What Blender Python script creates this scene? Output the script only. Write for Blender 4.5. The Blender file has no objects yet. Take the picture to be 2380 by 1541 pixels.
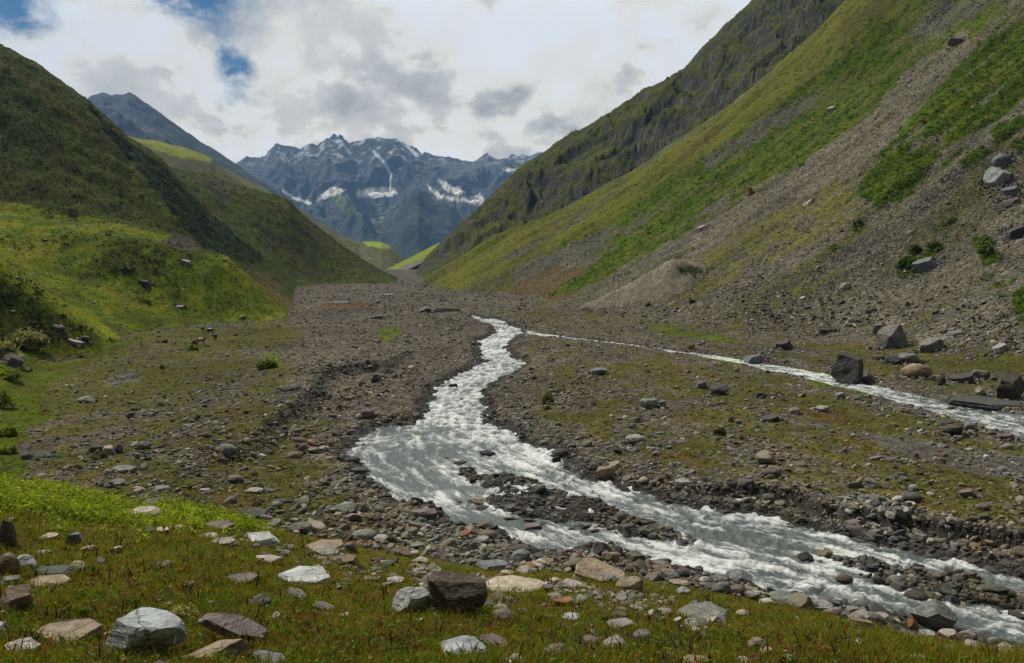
import bpy, math, random
import numpy as np
sc = bpy.context.scene
col = sc.collection
rng = np.random.default_rng(11)
random.seed(5)
# ------------------------------------------------------------------ camera
W, H, F = 2379.0, 1541.0, 1797.0
TH = math.radians(3.84)
CS, SN = math.cos(TH), math.sin(TH)
cam = bpy.data.cameras.new('camera')
cam.sensor_width = 36.0
cam.lens = 18.0 / (W / 2 / F)
cam.clip_start = 0.2
cam.clip_end = 30000
camo = bpy.data.objects.new('camera', cam)
camo.rotation_euler = (math.pi / 2 - TH, 0, 0)
col.objects.link(camo)
sc.camera = camo

def ray_at(px, py, Y):                       # a picture direction, taken at depth Y -> X, Z
    px = np.asarray(px, float); py = np.asarray(py, float)
    v = (770.5 - py) / F
    k = Y / (CS + v * SN)
    return (px - 1189.5) / F * k, (-SN + v * CS) * k

def proj(X, Y, Z):
    fw = Y * CS - Z * SN
    up = Y * SN + Z * CS
    return 1189.5 + F * X / fw, 770.5 - F * up / fw

# ------------------------------------------------------------------ noise
def hash2(ix, iy, seed):
    h = (ix.astype(np.int64) * 374761393 + iy.astype(np.int64) * 668265263 + seed * 2147483647) & 0xffffffff
    h = ((h ^ (h >> 13)) * 1274126177) & 0xffffffff
    h = ((h ^ (h >> 16)) * 2246822519) & 0xffffffff
    return ((h ^ (h >> 15)) & 0xffffff) / float(0xffffff)

def noise(x, y, seed=0):                     # gradient noise, about -1..1
    x0 = np.floor(x); y0 = np.floor(y)
    fx = x - x0; fy = y - y0
    ix = x0.astype(np.int64); iy = y0.astype(np.int64)
    def g(dx, dy):
        a = hash2(ix + dx, iy + dy, seed) * 6.2831853
        return np.cos(a) * (fx - dx) + np.sin(a) * (fy - dy)
    sx = fx * fx * fx * (fx * (fx * 6 - 15) + 10)
    sy = fy * fy * fy * (fy * (fy * 6 - 15) + 10)
    a = g(0, 0) * (1 - sx) + g(1, 0) * sx
    b = g(0, 1) * (1 - sx) + g(1, 1) * sx
    return (a * (1 - sy) + b * sy) * 1.5

def fbm(x, y, oct=4, seed=0, gain=.5, lac=2.03):
    s = np.zeros_like(x); a = 1.0; n = 0
    for o in range(oct):
        s += a * noise(x, y, seed + o * 17); n += a
        x = x * lac + 13.1; y = y * lac - 7.7; a *= gain
    return s / n * 1.4

def ridged(x, y, oct=5, seed=0, gain=.5):
    s = np.zeros_like(x); a = 1.0; n = 0; w = 1.0
    for o in range(oct):
        r = (1 - np.abs(noise(x, y, seed + o * 31))) ** 2
        s += a * r * w; n += a
        w = np.clip(r * 1.6, 0, 1)
        x = x * 2.07 + 5.3; y = y * 2.07 + 9.1; a *= gain
    return s / n

def smooth(a, b, x):
    t = np.clip((x - a) / (b - a), 0, 1)
    return t * t * (3 - 2 * t)

def inpoly(px, py, poly):
    r = np.zeros(px.shape, bool)
    n = len(poly)
    x0, y0 = min(p[0] for p in poly), min(p[1] for p in poly)
    x1, y1 = max(p[0] for p in poly), max(p[1] for p in poly)
    m = (px >= x0) & (px <= x1) & (py >= y0) & (py <= y1)
    qx, qy = px[m], py[m]
    c = np.zeros(qx.shape, bool)
    for i in range(n):
        ax, ay = poly[i]; bx, by = poly[(i + 1) % n]
        if ay == by: continue
        c ^= ((ay > qy) != (by > qy)) & (qx < (bx - ax) * (qy - ay) / (by - ay) + ax)
    r[m] = c
    return r

def distseg(X, Y, pts, closed=False):
    d = np.full(X.shape, 1e9)
    n = len(pts)
    for i in range(n if closed else n - 1):
        ax, ay = pts[i]; bx, by = pts[(i + 1) % n]
        dx, dy = bx - ax, by - ay
        L = dx * dx + dy * dy + 1e-9
        t = np.clip(((X - ax) * dx + (Y - ay) * dy) / L, 0, 1)
        d = np.minimum(d, (X - ax - t * dx) ** 2 + (Y - ay - t * dy) ** 2)
    return np.sqrt(d)

# ------------------------------------------------------------------ mesh helpers
def mesh_from(name, co, faces, mat, cols=None, smooth_=True, parent=None, extra=None, fcols=None):
    """co (n,3); faces (m,3) or (m,4) index array; cols (n,3) colour per vertex"""
    me = bpy.data.meshes.new(name)
    co = np.ascontiguousarray(co, np.float32); faces = np.ascontiguousarray(faces, np.int32)
    n = len(co); m, k = faces.shape
    me.vertices.add(n); me.vertices.foreach_set('co', co.ravel())
    me.loops.add(m * k); me.loops.foreach_set('vertex_index', faces.ravel())
    me.polygons.add(m)
    me.polygons.foreach_set('loop_start', np.arange(0, m * k, k, dtype=np.int32))
    me.polygons.foreach_set('use_smooth', np.full(m, smooth_, bool))
    if cols is not None:
        a = me.attributes.new('Col', 'FLOAT_COLOR', 'POINT')
        c4 = np.ones((n, 4), np.float32); c4[:, :3] = cols
        a.data.foreach_set('color', c4.ravel())
    for nm, v in (extra or {}).items():
        a = me.attributes.new(nm, 'FLOAT', 'POINT')
        a.data.foreach_set('value', np.ascontiguousarray(v, np.float32))
    me.update(calc_edges=True)
    me.materials.append(mat)
    o = bpy.data.objects.new(name, me)
    col.objects.link(o)
    if parent: o.parent = parent
    return o

def tag(o, label=None, cat=None, group=None, kind=None):
    if label: o['label'] = label
    if cat: o['category'] = cat
    if group: o['group'] = group
    if kind: o['kind'] = kind
    return o

def empty(name, loc, rz=0):
    o = bpy.data.objects.new(name, None)
    o.location = loc; o.rotation_euler = (0, 0, rz); o.empty_display_size = .3
    col.objects.link(o)
    return o

def quads(nr, nc):
    i = np.arange(nr * nc).reshape(nr, nc)
    return np.stack([i[:-1, :-1], i[:-1, 1:], i[1:, 1:], i[1:, :-1]], -1).reshape(-1, 4)

# ------------------------------------------------------------------ materials
def newmat(name):
    m = bpy.data.materials.new(name); m.use_nodes = True
    nt = m.node_tree
    b = nt.nodes['Principled BSDF']
    return m, nt, b
def nd(nt, t, **kw):
    n = nt.nodes.new(t)
    for k, v in kw.items():
        if hasattr(n, k): setattr(n, k, v)
        else: n.inputs[k.replace('_', ' ')].default_value = v
    return n
def lk(nt, a, b): nt.links.new(a, b)
def mixcol(nt, mode, a, b, fac=1.0):
    n = nt.nodes.new('ShaderNodeMix'); n.data_type = 'RGBA'; n.blend_type = mode
    for s, v in ((n.inputs[0], fac), (n.inputs[6], a), (n.inputs[7], b)):
        if isinstance(v, (int, float)): s.default_value = v
        elif isinstance(v, tuple): s.default_value = v if len(v) == 4 else v + (1,)
        else: nt.links.new(v, s)
    return n.outputs[2]
def ramp(nt, fac, stops):
    n = nt.nodes.new('ShaderNodeValToRGB')
    el = n.color_ramp.elements
    while len(el) < len(stops): el.new(.5)
    for e, (p, c) in zip(el, stops):
        e.position = p; e.color = (c, c, c, 1) if isinstance(c, (int, float)) else tuple(c) + (1,)
    nt.links.new(fac, n.inputs[0])
    return n.outputs[0]
def mth(nt, op, a, b=0.0, c=None, clamp=False):
    n = nt.nodes.new('ShaderNodeMath'); n.operation = op; n.use_clamp = clamp
    for s, v in zip(n.inputs, (a, b, c)):
        if v is None: continue
        if isinstance(v, (int, float)): s.default_value = v
        else: nt.links.new(v, s)
    return n.outputs[0]

def col_material(name, scales, amount=.35, bump=.4, bdist=.3, rough=.9, vor=None, spec=.04):
    """vertex colour (the thing's own colour) broken up by solid noise at several sizes, plus bump"""
    m, nt, b = newmat(name)
    at = nd(nt, 'ShaderNodeAttribute', attribute_name='Col')
    tc = nd(nt, 'ShaderNodeTexCoord')
    c = at.outputs['Color']; hsum = None
    for i, s in enumerate(scales):
        n = nd(nt, 'ShaderNodeTexNoise', Scale=s, Detail=3.0, Roughness=.6)
        lk(nt, tc.outputs['Object'], n.inputs['Vector'])
        f = ramp(nt, n.outputs[0], [(.3, 1 - amount), (.7, 1 + amount)])
        c = mixcol(nt, 'MULTIPLY', c, f)
        hsum = n.outputs[0] if hsum is None else mth(nt, 'MULTIPLY_ADD', n.outputs[0], .6, hsum)
    if vor:
        v = nd(nt, 'ShaderNodeTexVoronoi', Scale=vor, Randomness=1.0)
        lk(nt, tc.outputs['Object'], v.inputs['Vector'])
        sep = nd(nt, 'ShaderNodeSeparateColor'); lk(nt, v.outputs['Color'], sep.inputs[0])
        f = ramp(nt, sep.outputs[0], [(0, .6), (.6, 1.0), (1, 1.7)])
        st = nd(nt, 'ShaderNodeAttribute', attribute_name='Stony')
        c = mixcol(nt, 'MULTIPLY', c, f, st.outputs['Fac'])
        d = mth(nt, 'MULTIPLY', mth(nt, 'MULTIPLY', v.outputs['Distance'], -1.5), st.outputs['Fac'])
        hsum = mth(nt, 'ADD', hsum, d)
    lk(nt, c, b.inputs['Base Color'])
    bp = nd(nt, 'ShaderNodeBump', Strength=bump, Distance=bdist)
    lk(nt, hsum, bp.inputs['Height']); lk(nt, bp.outputs[0], b.inputs['Normal'])
    b.inputs['Roughness'].default_value = rough
    b.inputs['Specular IOR Level'].default_value = spec
    return m
# ------------------------------------------------------------------ valley geometry
def zfloor(Y): return -18.5 + .03 * Y
def floor_pt(px, py):                        # picture direction -> point on the valley-floor plane (X, Y)
    v = (770.5 - py) / F
    a, b = CS + v * SN, -SN + v * CS
    k = -18.5 / (b - .03 * a)
    return (px - 1189.5) / F * k, a * k
def fp(poly): return [floor_pt(x, y) for x, y in poly]

cols_px = np.concatenate([np.arange(-1150, -60, 14.), np.arange(-60, 2440, 2.5), np.arange(2440, 3600, 14.)])
U = (cols_px - 1189.5) / F
NR = 1120
Ys = np.exp(np.linspace(math.log(2.0), math.log(1050.0), NR))
NC = len(U)
UU, YY = np.meshgrid(U, Ys)
XX = UU * YY
FL = zfloor(YY)

def sect(Y, pts):                            # picture polyline at depth Y -> height along every column (nan-> floor)
    px = [p[0] for p in pts]
    z = []
    u = []
    for x, y in pts:
        if y == 'f': X, _ = ray_at(x, 700, Y); Z = zfloor(Y)
        else: X, Z = ray_at(x, y, Y); X, Z = float(X), float(Z)
        u.append(float(X) / Y); z.append(Z)
    return np.interp(U, u, z)

def loft(knots):                             # [(Y, z-per-column)] -> grid over rows, monotone cubic in log Y
    ly = np.log([k[0] for k in knots]); Z = np.array([k[1] for k in knots])
    d = np.diff(Z, axis=0) / np.diff(ly)[:, None]
    m = np.zeros_like(Z)
    m[0], m[-1] = d[0], d[-1]
    s = d[:-1] * d[1:]
    m[1:-1] = np.where(s > 0, 2 * s / (d[:-1] + d[1:] + np.where(d[:-1] + d[1:] == 0, 1, 0)), 0)
    q = np.log(Ys)
    i = np.clip(np.searchsorted(ly, q) - 1, 0, len(ly) - 2)
    h = (ly[i + 1] - ly[i])[:, None]
    t = np.clip((q - ly[i])[:, None] / h, 0, 1)
    return ((2 * t**3 - 3 * t**2 + 1) * Z[i] + (t**3 - 2 * t**2 + t) * h * m[i]
            + (-2 * t**3 + 3 * t**2) * Z[i + 1] + (t**3 - t**2) * h * m[i + 1])

# foreground hillside: knots per column
ex = [-1150, 0, 150, 300, 430, 560, 650, 720, 830, 1000, 1150, 1330, 1500, 1650, 1800, 1950, 2150, 2379, 3600]
ey = [1080, 1118, 1142, 1168, 1178, 1205, 1250, 1272, 1290, 1310, 1340, 1352, 1372, 1408, 1412, 1435, 1482, 1532, 1700]
eY = [44, 42, 41, 40, 39, 38, 37, 36.5, 35.5, 34, 32.5, 31.5, 30, 28, 26.5, 24.5, 22, 20, 16]
EY = np.interp(cols_px, ex, eY); EZ = ray_at(cols_px, np.interp(cols_px, ex, ey), EY)[1]
FY = EY + np.interp(cols_px, [0, 600, 1000, 2379], [20, 15, 12.5, 15.5])
FZ = zfloor(FY) - .2
FG = np.empty((NR, NC))
for j in range(NC):
    FG[:, j] = np.interp(Ys, [2, 11, EY[j], FY[j], FY[j] + 3, 200], [-2.35, -5.45, EZ[j], FZ[j], FZ[j] - 1.6, FZ[j] - 80])
# soften the knees along the depth direction
k = np.hanning(41); k /= k.sum()
pad = np.pad(FG, ((20, 20), (0, 0)), mode='edge')
FGs = sum(k[i] * pad[i:i + NR] for i in range(41))
FG = FGs

# left side
TLx = [(20, -46), (60, -49), (78.5, -52), (99, -63), (116.6, -70.7), (136, -77), (172, -89), (191, -91)]
def toeL(Y): return np.interp(Y, [p[0] for p in TLx], [p[1] for p in TLx])
def leftwall(Y):
    d = np.maximum(0, toeL(Y) - U * Y)
    return zfloor(Y) + .40 * d + .0009 * d * d - .8
LK = [(Y, leftwall(Y)) for Y in (2, 20, 45, 60, 78, 90, 104, 118, 132)]
LK += [
 (150, sect(150, [(-1150, -150), (-200, 470), (0, 602), (60, 640), (130, 700), (185, 745), (238, 800), (270, 'f')])),
 (180, sect(180, [(-1150, -120), (-200, 490), (0, 618), (130, 696), (250, 752), (318, 776), (335, 'f')])),
 (205, sect(205, [(-1150, -100), (-200, 500), (0, 590), (100, 625), (210, 668), (330, 715), (440, 745), (500, 755), (530, 'f')])),
 (243, sect(243, [(-1150, -80), (-200, 470), (0, 508), (80, 518), (150, 526), (300, 545), (450, 580), (530, 602), (580, 645), (640, 704), (668, 728), (690, 'f')])),
 (285, sect(285, [(-1150, -80), (-200, 450), (0, 500), (300, 545), (450, 578), (560, 640), (640, 690), (688, 714), (705, 'f')])),
 (430, sect(430, [(-1150, -700), (-400, -170), (-100, 40), (0, 110), (60, 146), (100, 170), (130, 193), (190, 235), (260, 292), (300, 330), (340, 352), (385, 388), (430, 438), (480, 490), (520, 520), (560, 555), (600, 592), (650, 640), (690, 674), (720, 'f')])),
 (480, sect(480, [(-1150, -600), (-100, 90), (0, 160), (260, 330), (385, 420), (430, 455), (520, 520), (600, 570), (690, 640), (740, 663), (770, 'f')])),
 (610, sect(610, [(-1150, -100), (0, 250), (200, 320), (300, 355), (400, 397), (470, 413), (520, 427), (575, 440), (610, 450), (640, 456), (672, 468), (700, 497), (740, 530), (780, 562), (830, 595), (862, 616), (890, 632), (925, 'f')])),
 (720, sect(720, [(-1150, 0), (0, 300), (400, 450), (640, 500), (780, 590), (860, 630), (900, 'f')])),
 (1050, sect(1050, [(-1150, 200), (0, 480), (400, 560), (700, 600), (860, 632), (900, 'f')]))]
LZ = loft(LK)

# right side: long scree slope rising from the valley floor
TRp = [(5, 90), (60, 86), (90, 79), (113, 74.8), (155.5, 69), (186, 63), (209, 36), (239, 19.5), (292, 2.5), (353, -11.7), (461, -34), (757, -97), (1050, -150)]
TRX = np.interp(YY, [p[0] for p in TRp], [p[1] for p in TRp])
kk = np.hanning(61); kk /= kk.sum()
pad = np.pad(TRX, ((30, 30), (0, 0)), mode='edge'); TRX = sum(kk[i] * pad[i:i + NR] for i in range(61))
dR = np.maximum(0, XX - TRX)
gR = np.where(dR < 12, dR * dR * .44 / 24, .44 * (dR - 6)) + .00105 * dR * dR
gR = np.minimum(gR, 230 + .25 * (gR - 230))
RZ0 = FL + gR
# spur crest at Y=450, gully, then the rocky mountain with its crest at Y=800
i450 = np.searchsorted(Ys, 450.)
spur = sect(450, [(700, 'f'), (960, 'f'), (1000, 640), (1060, 606), (1150, 548), (1300, 484), (1450, 412), (1560, 337), (1690, 250), (1780, 180), (1880, 95), (1960, 10), (2150, -140), (2379, -330), (3600, -1200)])
crest = sect(800, [(700, 'f'), (965, 'f'), (985, 604), (1010, 580), (1035, 555), (1062, 528), (1095, 505), (1130, 468), (1165, 432), (1200, 400), (1240, 372), (1280, 350), (1330, 318), (1380, 295), (1440, 262), (1500, 222), (1545, 198), (1585, 180), (1620, 140), (1650, 108), (1690, 68), (1740, 28), (1770, 0), (1900, -95), (2379, -420), (3600, -1200)])
mid = sect(620, [(700, 'f'), (965, 'f'), (990, 625), (1060, 588), (1130, 540), (1200, 490), (1300, 425), (1400, 372), (1500, 312), (1600, 255), (1700, 170), (1800, 75), (1900, -10), (2379, -380), (3600, -1200)])
zf = zfloor
back = loft([(2, zf(2) + 0 * U), (430, np.maximum(spur - 6, zf(430))), (450, spur), (500, np.maximum(zf(500), spur - 5)), (620, mid), (800, crest), (860, np.maximum(zf(860), crest - 25)), (1050, np.maximum(zf(1050), crest - 140))])
wgt = smooth(math.log(330), math.log(448), np.log(YY))
RZ = RZ0 * (1 - wgt) + np.where(YY > 300, back, RZ0) * wgt
# ------------------------------------------------------------------ river outline (valley-floor points)
RIV_L = [(1090, 737), (1118, 748), (1146, 759), (1148, 772), (1108, 790), (1104, 810), (1121, 834), (1100, 850), (1058, 868), (1006, 898), (992, 928), (980, 955), (955, 978), (905, 984), (872, 990), (825, 1010), (800, 1040), (806, 1068), (832, 1092), (848, 1118), (884, 1145), (925, 1162), (985, 1168), (1015, 1192), (1030, 1222), (1128, 1228), (1165, 1248), (1240, 1282), (1330, 1278), (1390, 1268), (1440, 1292), (1500, 1306), (1600, 1325), (1680, 1345), (1740, 1360), (1800, 1384), (1900, 1398), (1960, 1408), (2080, 1430), (2140, 1450), (2230, 1466), (2300, 1488), (2379, 1512), (2600, 1580), (3200, 1780)]
RIV_R = [(1105, 731), (1130, 740), (1160, 741), (1182, 752), (1208, 762), (1222, 771), (1207, 780), (1182, 798), (1188, 822), (1222, 842), (1221, 856), (1165, 878), (1130, 905), (1137, 935), (1132, 962), (1160, 985), (1190, 1000), (1232, 1018), (1290, 1048), (1345, 1078), (1382, 1106), (1480, 1132), (1600, 1162), (1700, 1178), (1800, 1194), (1900, 1218), (2000, 1244), (2100, 1268), (2250, 1296), (2379, 1326), (2600, 1390), (3200, 1560)]
ISL_A = [(1045, 1078), (1080, 1062), (1160, 1088), (1240, 1108), (1320, 1130), (1400, 1156), (1480, 1186), (1560, 1214), (1640, 1246), (1580, 1262), (1480, 1250), (1380, 1226), (1290, 1212), (1200, 1202), (1130, 1188), (1095, 1162), (1130, 1135), (1065, 1112)]
ISL_B = [(1850, 1262), (1990, 1290), (2060, 1308), (2200, 1318), (2379, 1366), (2500, 1400), (2500, 1470), (2379, 1424), (2300, 1412), (2200, 1397), (2080, 1370), (2000, 1338), (1925, 1306)]
SIDE = [(1205, 768, 5), (1240, 775, 5), (1300, 783, 4), (1400, 795, 5), (1520, 809, 5), (1570, 818, 3.5), (1620, 824, 6), (1690, 836, 11), (1750, 848, 10), (1830, 861, 16), (1900, 876, 20), (1960, 891, 24), (2060, 914, 24), (2180, 945, 27), (2260, 964, 36), (2379, 990, 50), (2600, 1045, 70), (3200, 1190, 110)]
river = fp(RIV_L + RIV_R[::-1])
islA, islB = fp(ISL_A), fp(ISL_B)
sideL = fp([(x, y - w / 2) for x, y, w in SIDE]); sideR = fp([(x, y + w / 2) for x, y, w in SIDE])
side = sideL + sideR[::-1]
def sdist(X, Y, poly):
    d = distseg(X, Y, poly, True)
    return np.where(inpoly(X, Y, poly), -d, d)
near = (YY > 24) & (YY < 330) & (np.abs(XX) < 120)
SD = np.full(XX.shape, 60.0); IA = np.full(XX.shape, 60.0); IB = IA.copy(); SS = SD.copy()
jx = 1.0 * fbm(XX[near] / 5, YY[near] / 5, 3, 3) * np.clip(YY[near] / 80, .4, 1.2)
jy = 1.6 * fbm(XX[near] / 5, YY[near] / 5, 3, 9) * np.clip(YY[near] / 80, .4, 1.5)
SD[near] = sdist(XX[near] + jx, YY[near] + jy, river)
IA[near] = sdist(XX[near] + jx, YY[near] + jy, islA)
IB[near] = sdist(XX[near] + jx, YY[near] + jy, islB)
SS[near] = sdist(XX[near] + jx * .4, YY[near] + jy * .4, side)
# pools far up the valley
POOLS = [[(872, 688), (905, 684), (912, 689), (890, 692)], [(760, 704), (800, 700), (808, 704), (780, 707)]]
# ------------------------------------------------------------------ floor relief
rough_far = np.clip(YY / 120, .35, 2.0)
relief = .35 * fbm(XX / 14, YY / 20, 4, 21) + .16 * fbm(XX / 3.2, YY / 4.0, 3, 22) * rough_far + .10
relief += .5 * smooth(200, 420, YY) * (fbm(XX / 18, YY / 30, 4, 23) + .3)
PXf, PYf = proj(XX, YY, FL)
hb = np.interp(PXf, [900, 1150, 1400, 1600, 1750, 2000, 2379], [.3, .32, .45, .65, 1.05, 1.2, 1.3])     # bank beside the river
RB = [(1150, 985), (1190, 1000)] + [p for p in RIV_R if p[0] > 1200 and p[1] > 1010]
right_of = (PYf < np.interp(PXf, [p[0] for p in RB], [p[1] for p in RB])) & (PXf > 1150)
assert all(a[0] < b[0] for a, b in zip(RB, RB[1:]))
hb = np.where(right_of, .27 + (hb - .27) * (1 - smooth(110, 145, YY)), .27)
jag = .9 * fbm(XX / 2.6, YY / 2.6, 3, 41)
hk_ = smooth(.45, .8, hb)
e0 = .8 + 1.0 * hk_
bank = hb * (.15 * smooth(0, .8, SD) + .85 * smooth(e0, e0 + .55, SD + jag * .8))
bank = bank * (1 - .75 * hk_ * smooth(8, 30, SD))
# undercut terrace left of the river
TER = fp([(900, 872), (868, 868), (800, 876), (762, 884), (746, 932), (700, 975), (655, 1005), (640, 1040), (560, 1085), (300, 1075), (80, 1010), (120, 930), (330, 800), (500, 735), (1000, 735), (980, 800)])
ter = np.full(XX.shape, 30.0); m_ = near & (XX < 0)
ter[m_] = sdist(XX[m_] + jag[m_] * .8, YY[m_] + jag[m_] * 1.5, TER)
ternear = np.interp(PXf, [380, 640, 700, 900], [.0, .9, 1.0, 1.0])
tstep = 1 - smooth(-2.0, 1.4, ter + .9 * fbm(XX / 3, YY / 3, 3, 43))
ternear = ternear * (1 - smooth(118, 160, YY))
terr = 1.6 * ternear * tstep
floor = FL + relief * np.clip(SD / 3, .1, 1) * np.clip(SS / 2, .25, 1) + bank + terr
wet = np.minimum(SD, SS)
bed = -.55 * (1 - smooth(-2.2, 0, SD))
isl = np.maximum(.72 * (1 - smooth(-1.5, .4, IA)), 1.0 * (1 - smooth(-1.8, .5, IB))) * (.80 + .58 * fbm(XX / 1.8, YY / 1.8, 3, 77))
floor = floor + bed + np.where(SD < 0, isl, 0)
ssb = smooth(-.3, 1.6, SS)
floor = np.where(SD > .3, (FL - .32) * (1 - ssb) + np.where(SS < 1.6, np.minimum(floor, FL + .5), floor) * ssb, floor)
# gravel cone washed out at the foot of the right slope
cA, cB = np.array(floor_pt(1345, 728)), np.array(floor_pt(1560, 738))
tt = np.clip(((XX - cA[0]) * (cB - cA)[0] + (YY - cA[1]) * (cB - cA)[1]) / ((cB - cA) ** 2).sum(), 0, 1)
dc = np.hypot(XX - cA[0] - tt * (cB - cA)[0], YY - cA[1] - tt * (cB - cA)[1])
cone = (1.0 + 7.0 * tt) * np.clip(1 - dc / (2.2 + 8.5 * tt), 0, 1) ** 1.05
# combine
lh = np.maximum(0, LZ - FL); rh = np.maximum(0, RZ - FL)
ZZ = floor + lh + rh
side_w = smooth(.3, 4, lh + rh)
# slope relief
def rotd(X, Y, ang):
    c, s = math.cos(ang), math.sin(ang)
    return X * c + Y * s, -X * s + Y * c
ru, rv = rotd(XX, YY, math.radians(12))       # u along the fall line of the right slope, v across it
rills = fbm(ru / 70, rv / 7.5, 4, 51)
ZZ += smooth(2, 25, rh) * (YY < 520) * (1.5 * rills + 2.0 * fbm(XX / 45, YY / 45, 3, 52) + 1.2 * (ridged(ru / 110, rv / 22, 4, 65) - .5) + .25 * fbm(XX / 4, YY / 4, 3, 53))
lu, lv = rotd(XX, YY, math.radians(-20))
ZZ += smooth(3, 30, lh) * (YY > 300) * (1.7 * fbm(lu / 60, lv / 14, 4, 54) + 1.0 * fbm(XX / 9, YY / 9, 3, 55))
ZZ += smooth(1, 12, lh) * (YY <= 300) * (1.0 * fbm(XX / 22, YY / 22, 4, 56) + .25 * fbm(XX / 4, YY / 4, 3, 57))
wr = smooth(455, 520, YY) * smooth(4, 30, rh)
Zs = RZ
rl, rc = .8 * XX + .6 * Zs, -.6 * XX + .8 * Zs + .35 * YY
crag = .65 * ridged(rl / 120 + .5 * fbm(rl / 70, rc / 70, 3, 58), rc / 48 + .5 * fbm(rl / 60, rc / 60, 3, 59), 7, 60, .62) + .20 * ridged(rl / 40, rc / 95 + .3 * fbm(rl / 30, rc / 30, 2, 64), 4, 63) - .40
ZZ += wr * (1 - .93 * np.exp(-((YY - 800) / 75) ** 2)) * 36 * crag
# gravel cone and foreground hill
ZZ += cone * smooth(150, 180, YY)
fgn = .22 * fbm(XX / 3.5, YY / 3.5, 4, 61) + .05 * fbm(XX / .7, YY / .7, 3, 62)
FGn = FG + fgn * smooth(2, 9, YY)
s_ = .5
isfg = smooth(-.25, .25, FGn - ZZ) * (YY < 75)
ZZ = np.where(YY < 110, np.maximum(FGn, ZZ) + .25 * s_ * np.exp(-np.abs(FGn - ZZ) / s_) * (YY < 70) * (SD > .5), ZZ)
ZZ[:40] = np.minimum(ZZ[:40], FGn[:40] + .2)
POOLZ = []
for P in POOLS:
    pts = fp(P); c = np.mean(pts, 0); w_, h_ = np.ptp([p[0] for p in pts]) / 2, np.ptp([p[1] for p in pts]) / 2
    e = np.hypot((XX - c[0]) / w_, (YY - c[1]) / h_); zp = ZZ[e < 1].mean()
    ZZ = ZZ + (zp - .12 - ZZ) * smooth(1.7, 1.25, e); POOLZ.append((c, w_, h_, zp))
PX, PY = proj(XX, YY, ZZ)
gy = np.gradient(ZZ, axis=0) / np.gradient(YY, axis=0)
gx = np.gradient(ZZ, axis=1) / np.maximum(np.gradient(XX, axis=1), 1e-4)
gyt = gy - gx * UU
NZ = 1 / np.sqrt(1 + gx * gx + gyt * gyt)

lnY = np.log(Ys)
def grid_at(A, X, Y):
    u = X / Y
    fi = np.clip((np.log(Y) - lnY[0]) / (lnY[1] - lnY[0]), 0, NR - 1.001)
    fj = np.clip(np.interp(u, U, np.arange(NC)), 0, NC - 1.001)
    i = fi.astype(int); j = fj.astype(int); a = fi - i; b = fj - j
    return A[i, j] * (1 - a) * (1 - b) + A[i + 1, j] * a * (1 - b) + A[i, j + 1] * (1 - a) * b + A[i + 1, j + 1] * a * b
ELEV = np.maximum.accumulate(ZZ / YY, axis=0)
def hit(px, py):
    """where lines of sight meet the ground: arrays -> X, Y, Z (nan if sky)"""
    px = np.atleast_1d(np.asarray(px, float)); py = np.atleast_1d(np.asarray(py, float))
    X1, Z1 = ray_at(px, py, 1.0)
    u = X1; e = Z1
    fj = np.interp(u, U, np.arange(NC))
    j = np.clip(np.round(fj).astype(int), 0, NC - 1)
    Yh = np.full(px.shape, np.nan)
    order = np.argsort(j, kind='stable'); js = j[order]
    st = np.searchsorted(js, np.arange(NC), 'left'); en = np.searchsorted(js, np.arange(NC), 'right')
    for c in np.unique(js):
        idx = order[st[c]:en[c]]
        r = np.searchsorted(ELEV[:, c], e[idx], 'left')
        ok = (r > 0) & (r < NR)
        rr = np.clip(r, 1, NR - 1)
        e0, e1 = ELEV[rr - 1, c], ELEV[rr, c]
        t = np.clip((e[idx] - e0) / np.maximum(e1 - e0, 1e-9), 0, 1)
        Yh[idx] = np.where(ok, Ys[rr - 1] * (1 - t) + Ys[rr] * t, np.nan)
    return u * Yh, Yh, e * Yh
# ------------------------------------------------------------------ what grows or lies where (painted on the ground itself)
wob = np.clip(900 / YY, 1.2, 14)
QX = PX + wob * 2.2 * fbm(XX / 9, YY / 14, 4, 81) + 2.5 * fbm(XX / 2.5, YY / 3, 2, 83)
QY = PY + wob * 1.6 * fbm(XX / 9, YY / 14, 4, 82) + 2.5 * fbm(XX / 2.5, YY / 3, 2, 84)
rsw = smooth(3, 20, rh) * (YY < 470)
QX = QX + rsw * (26 * fbm(ru / 40, rv / 12, 4, 181) + 10 * fbm(ru / 9, rv / 5, 3, 182)); QY = QY + rsw * (20 * fbm(ru / 40, rv / 12, 4, 183) + 9 * fbm(ru / 9, rv / 5, 3, 184))
RS = (rh > 2.0) & (YY < 452) & (isfg < .5)
RM = (rh > 2.0) & (YY >= 452)
LS = (lh > .7) & (isfg < .5)
SH = [
 [(2500, -60), (2379, 20), (2290, 105), (2180, 200), (2080, 310), (2010, 400), (1990, 440), (2030, 482), (2110, 440), (2200, 360), (2290, 295), (2379, 235), (2500, 150)],
 [(2290, 300), (2379, 270), (2500, 220), (2500, 340), (2379, 345), (2320, 350)],
 [(2330, 25), (2180, 100), (2000, 205), (1850, 275), (1720, 345), (1590, 445), (1440, 525), (1425, 560), (1400, 612), (1440, 612), (1490, 595), (1600, 515), (1700, 462), (1760, 425), (1850, 378), (2000, 285), (2100, 190), (2230, 95)],
 [(2150, -10), (2010, 70), (1890, 185), (1760, 280), (1560, 412), (1430, 500), (1440, 520), (1520, 470), (1640, 385), (1700, 335), (1830, 262), (1990, 150), (2090, 80)],
 [(1400, 600), (1350, 640), (1290, 668), (1270, 690), (1330, 680), (1420, 640), (1450, 610)],
]
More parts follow.
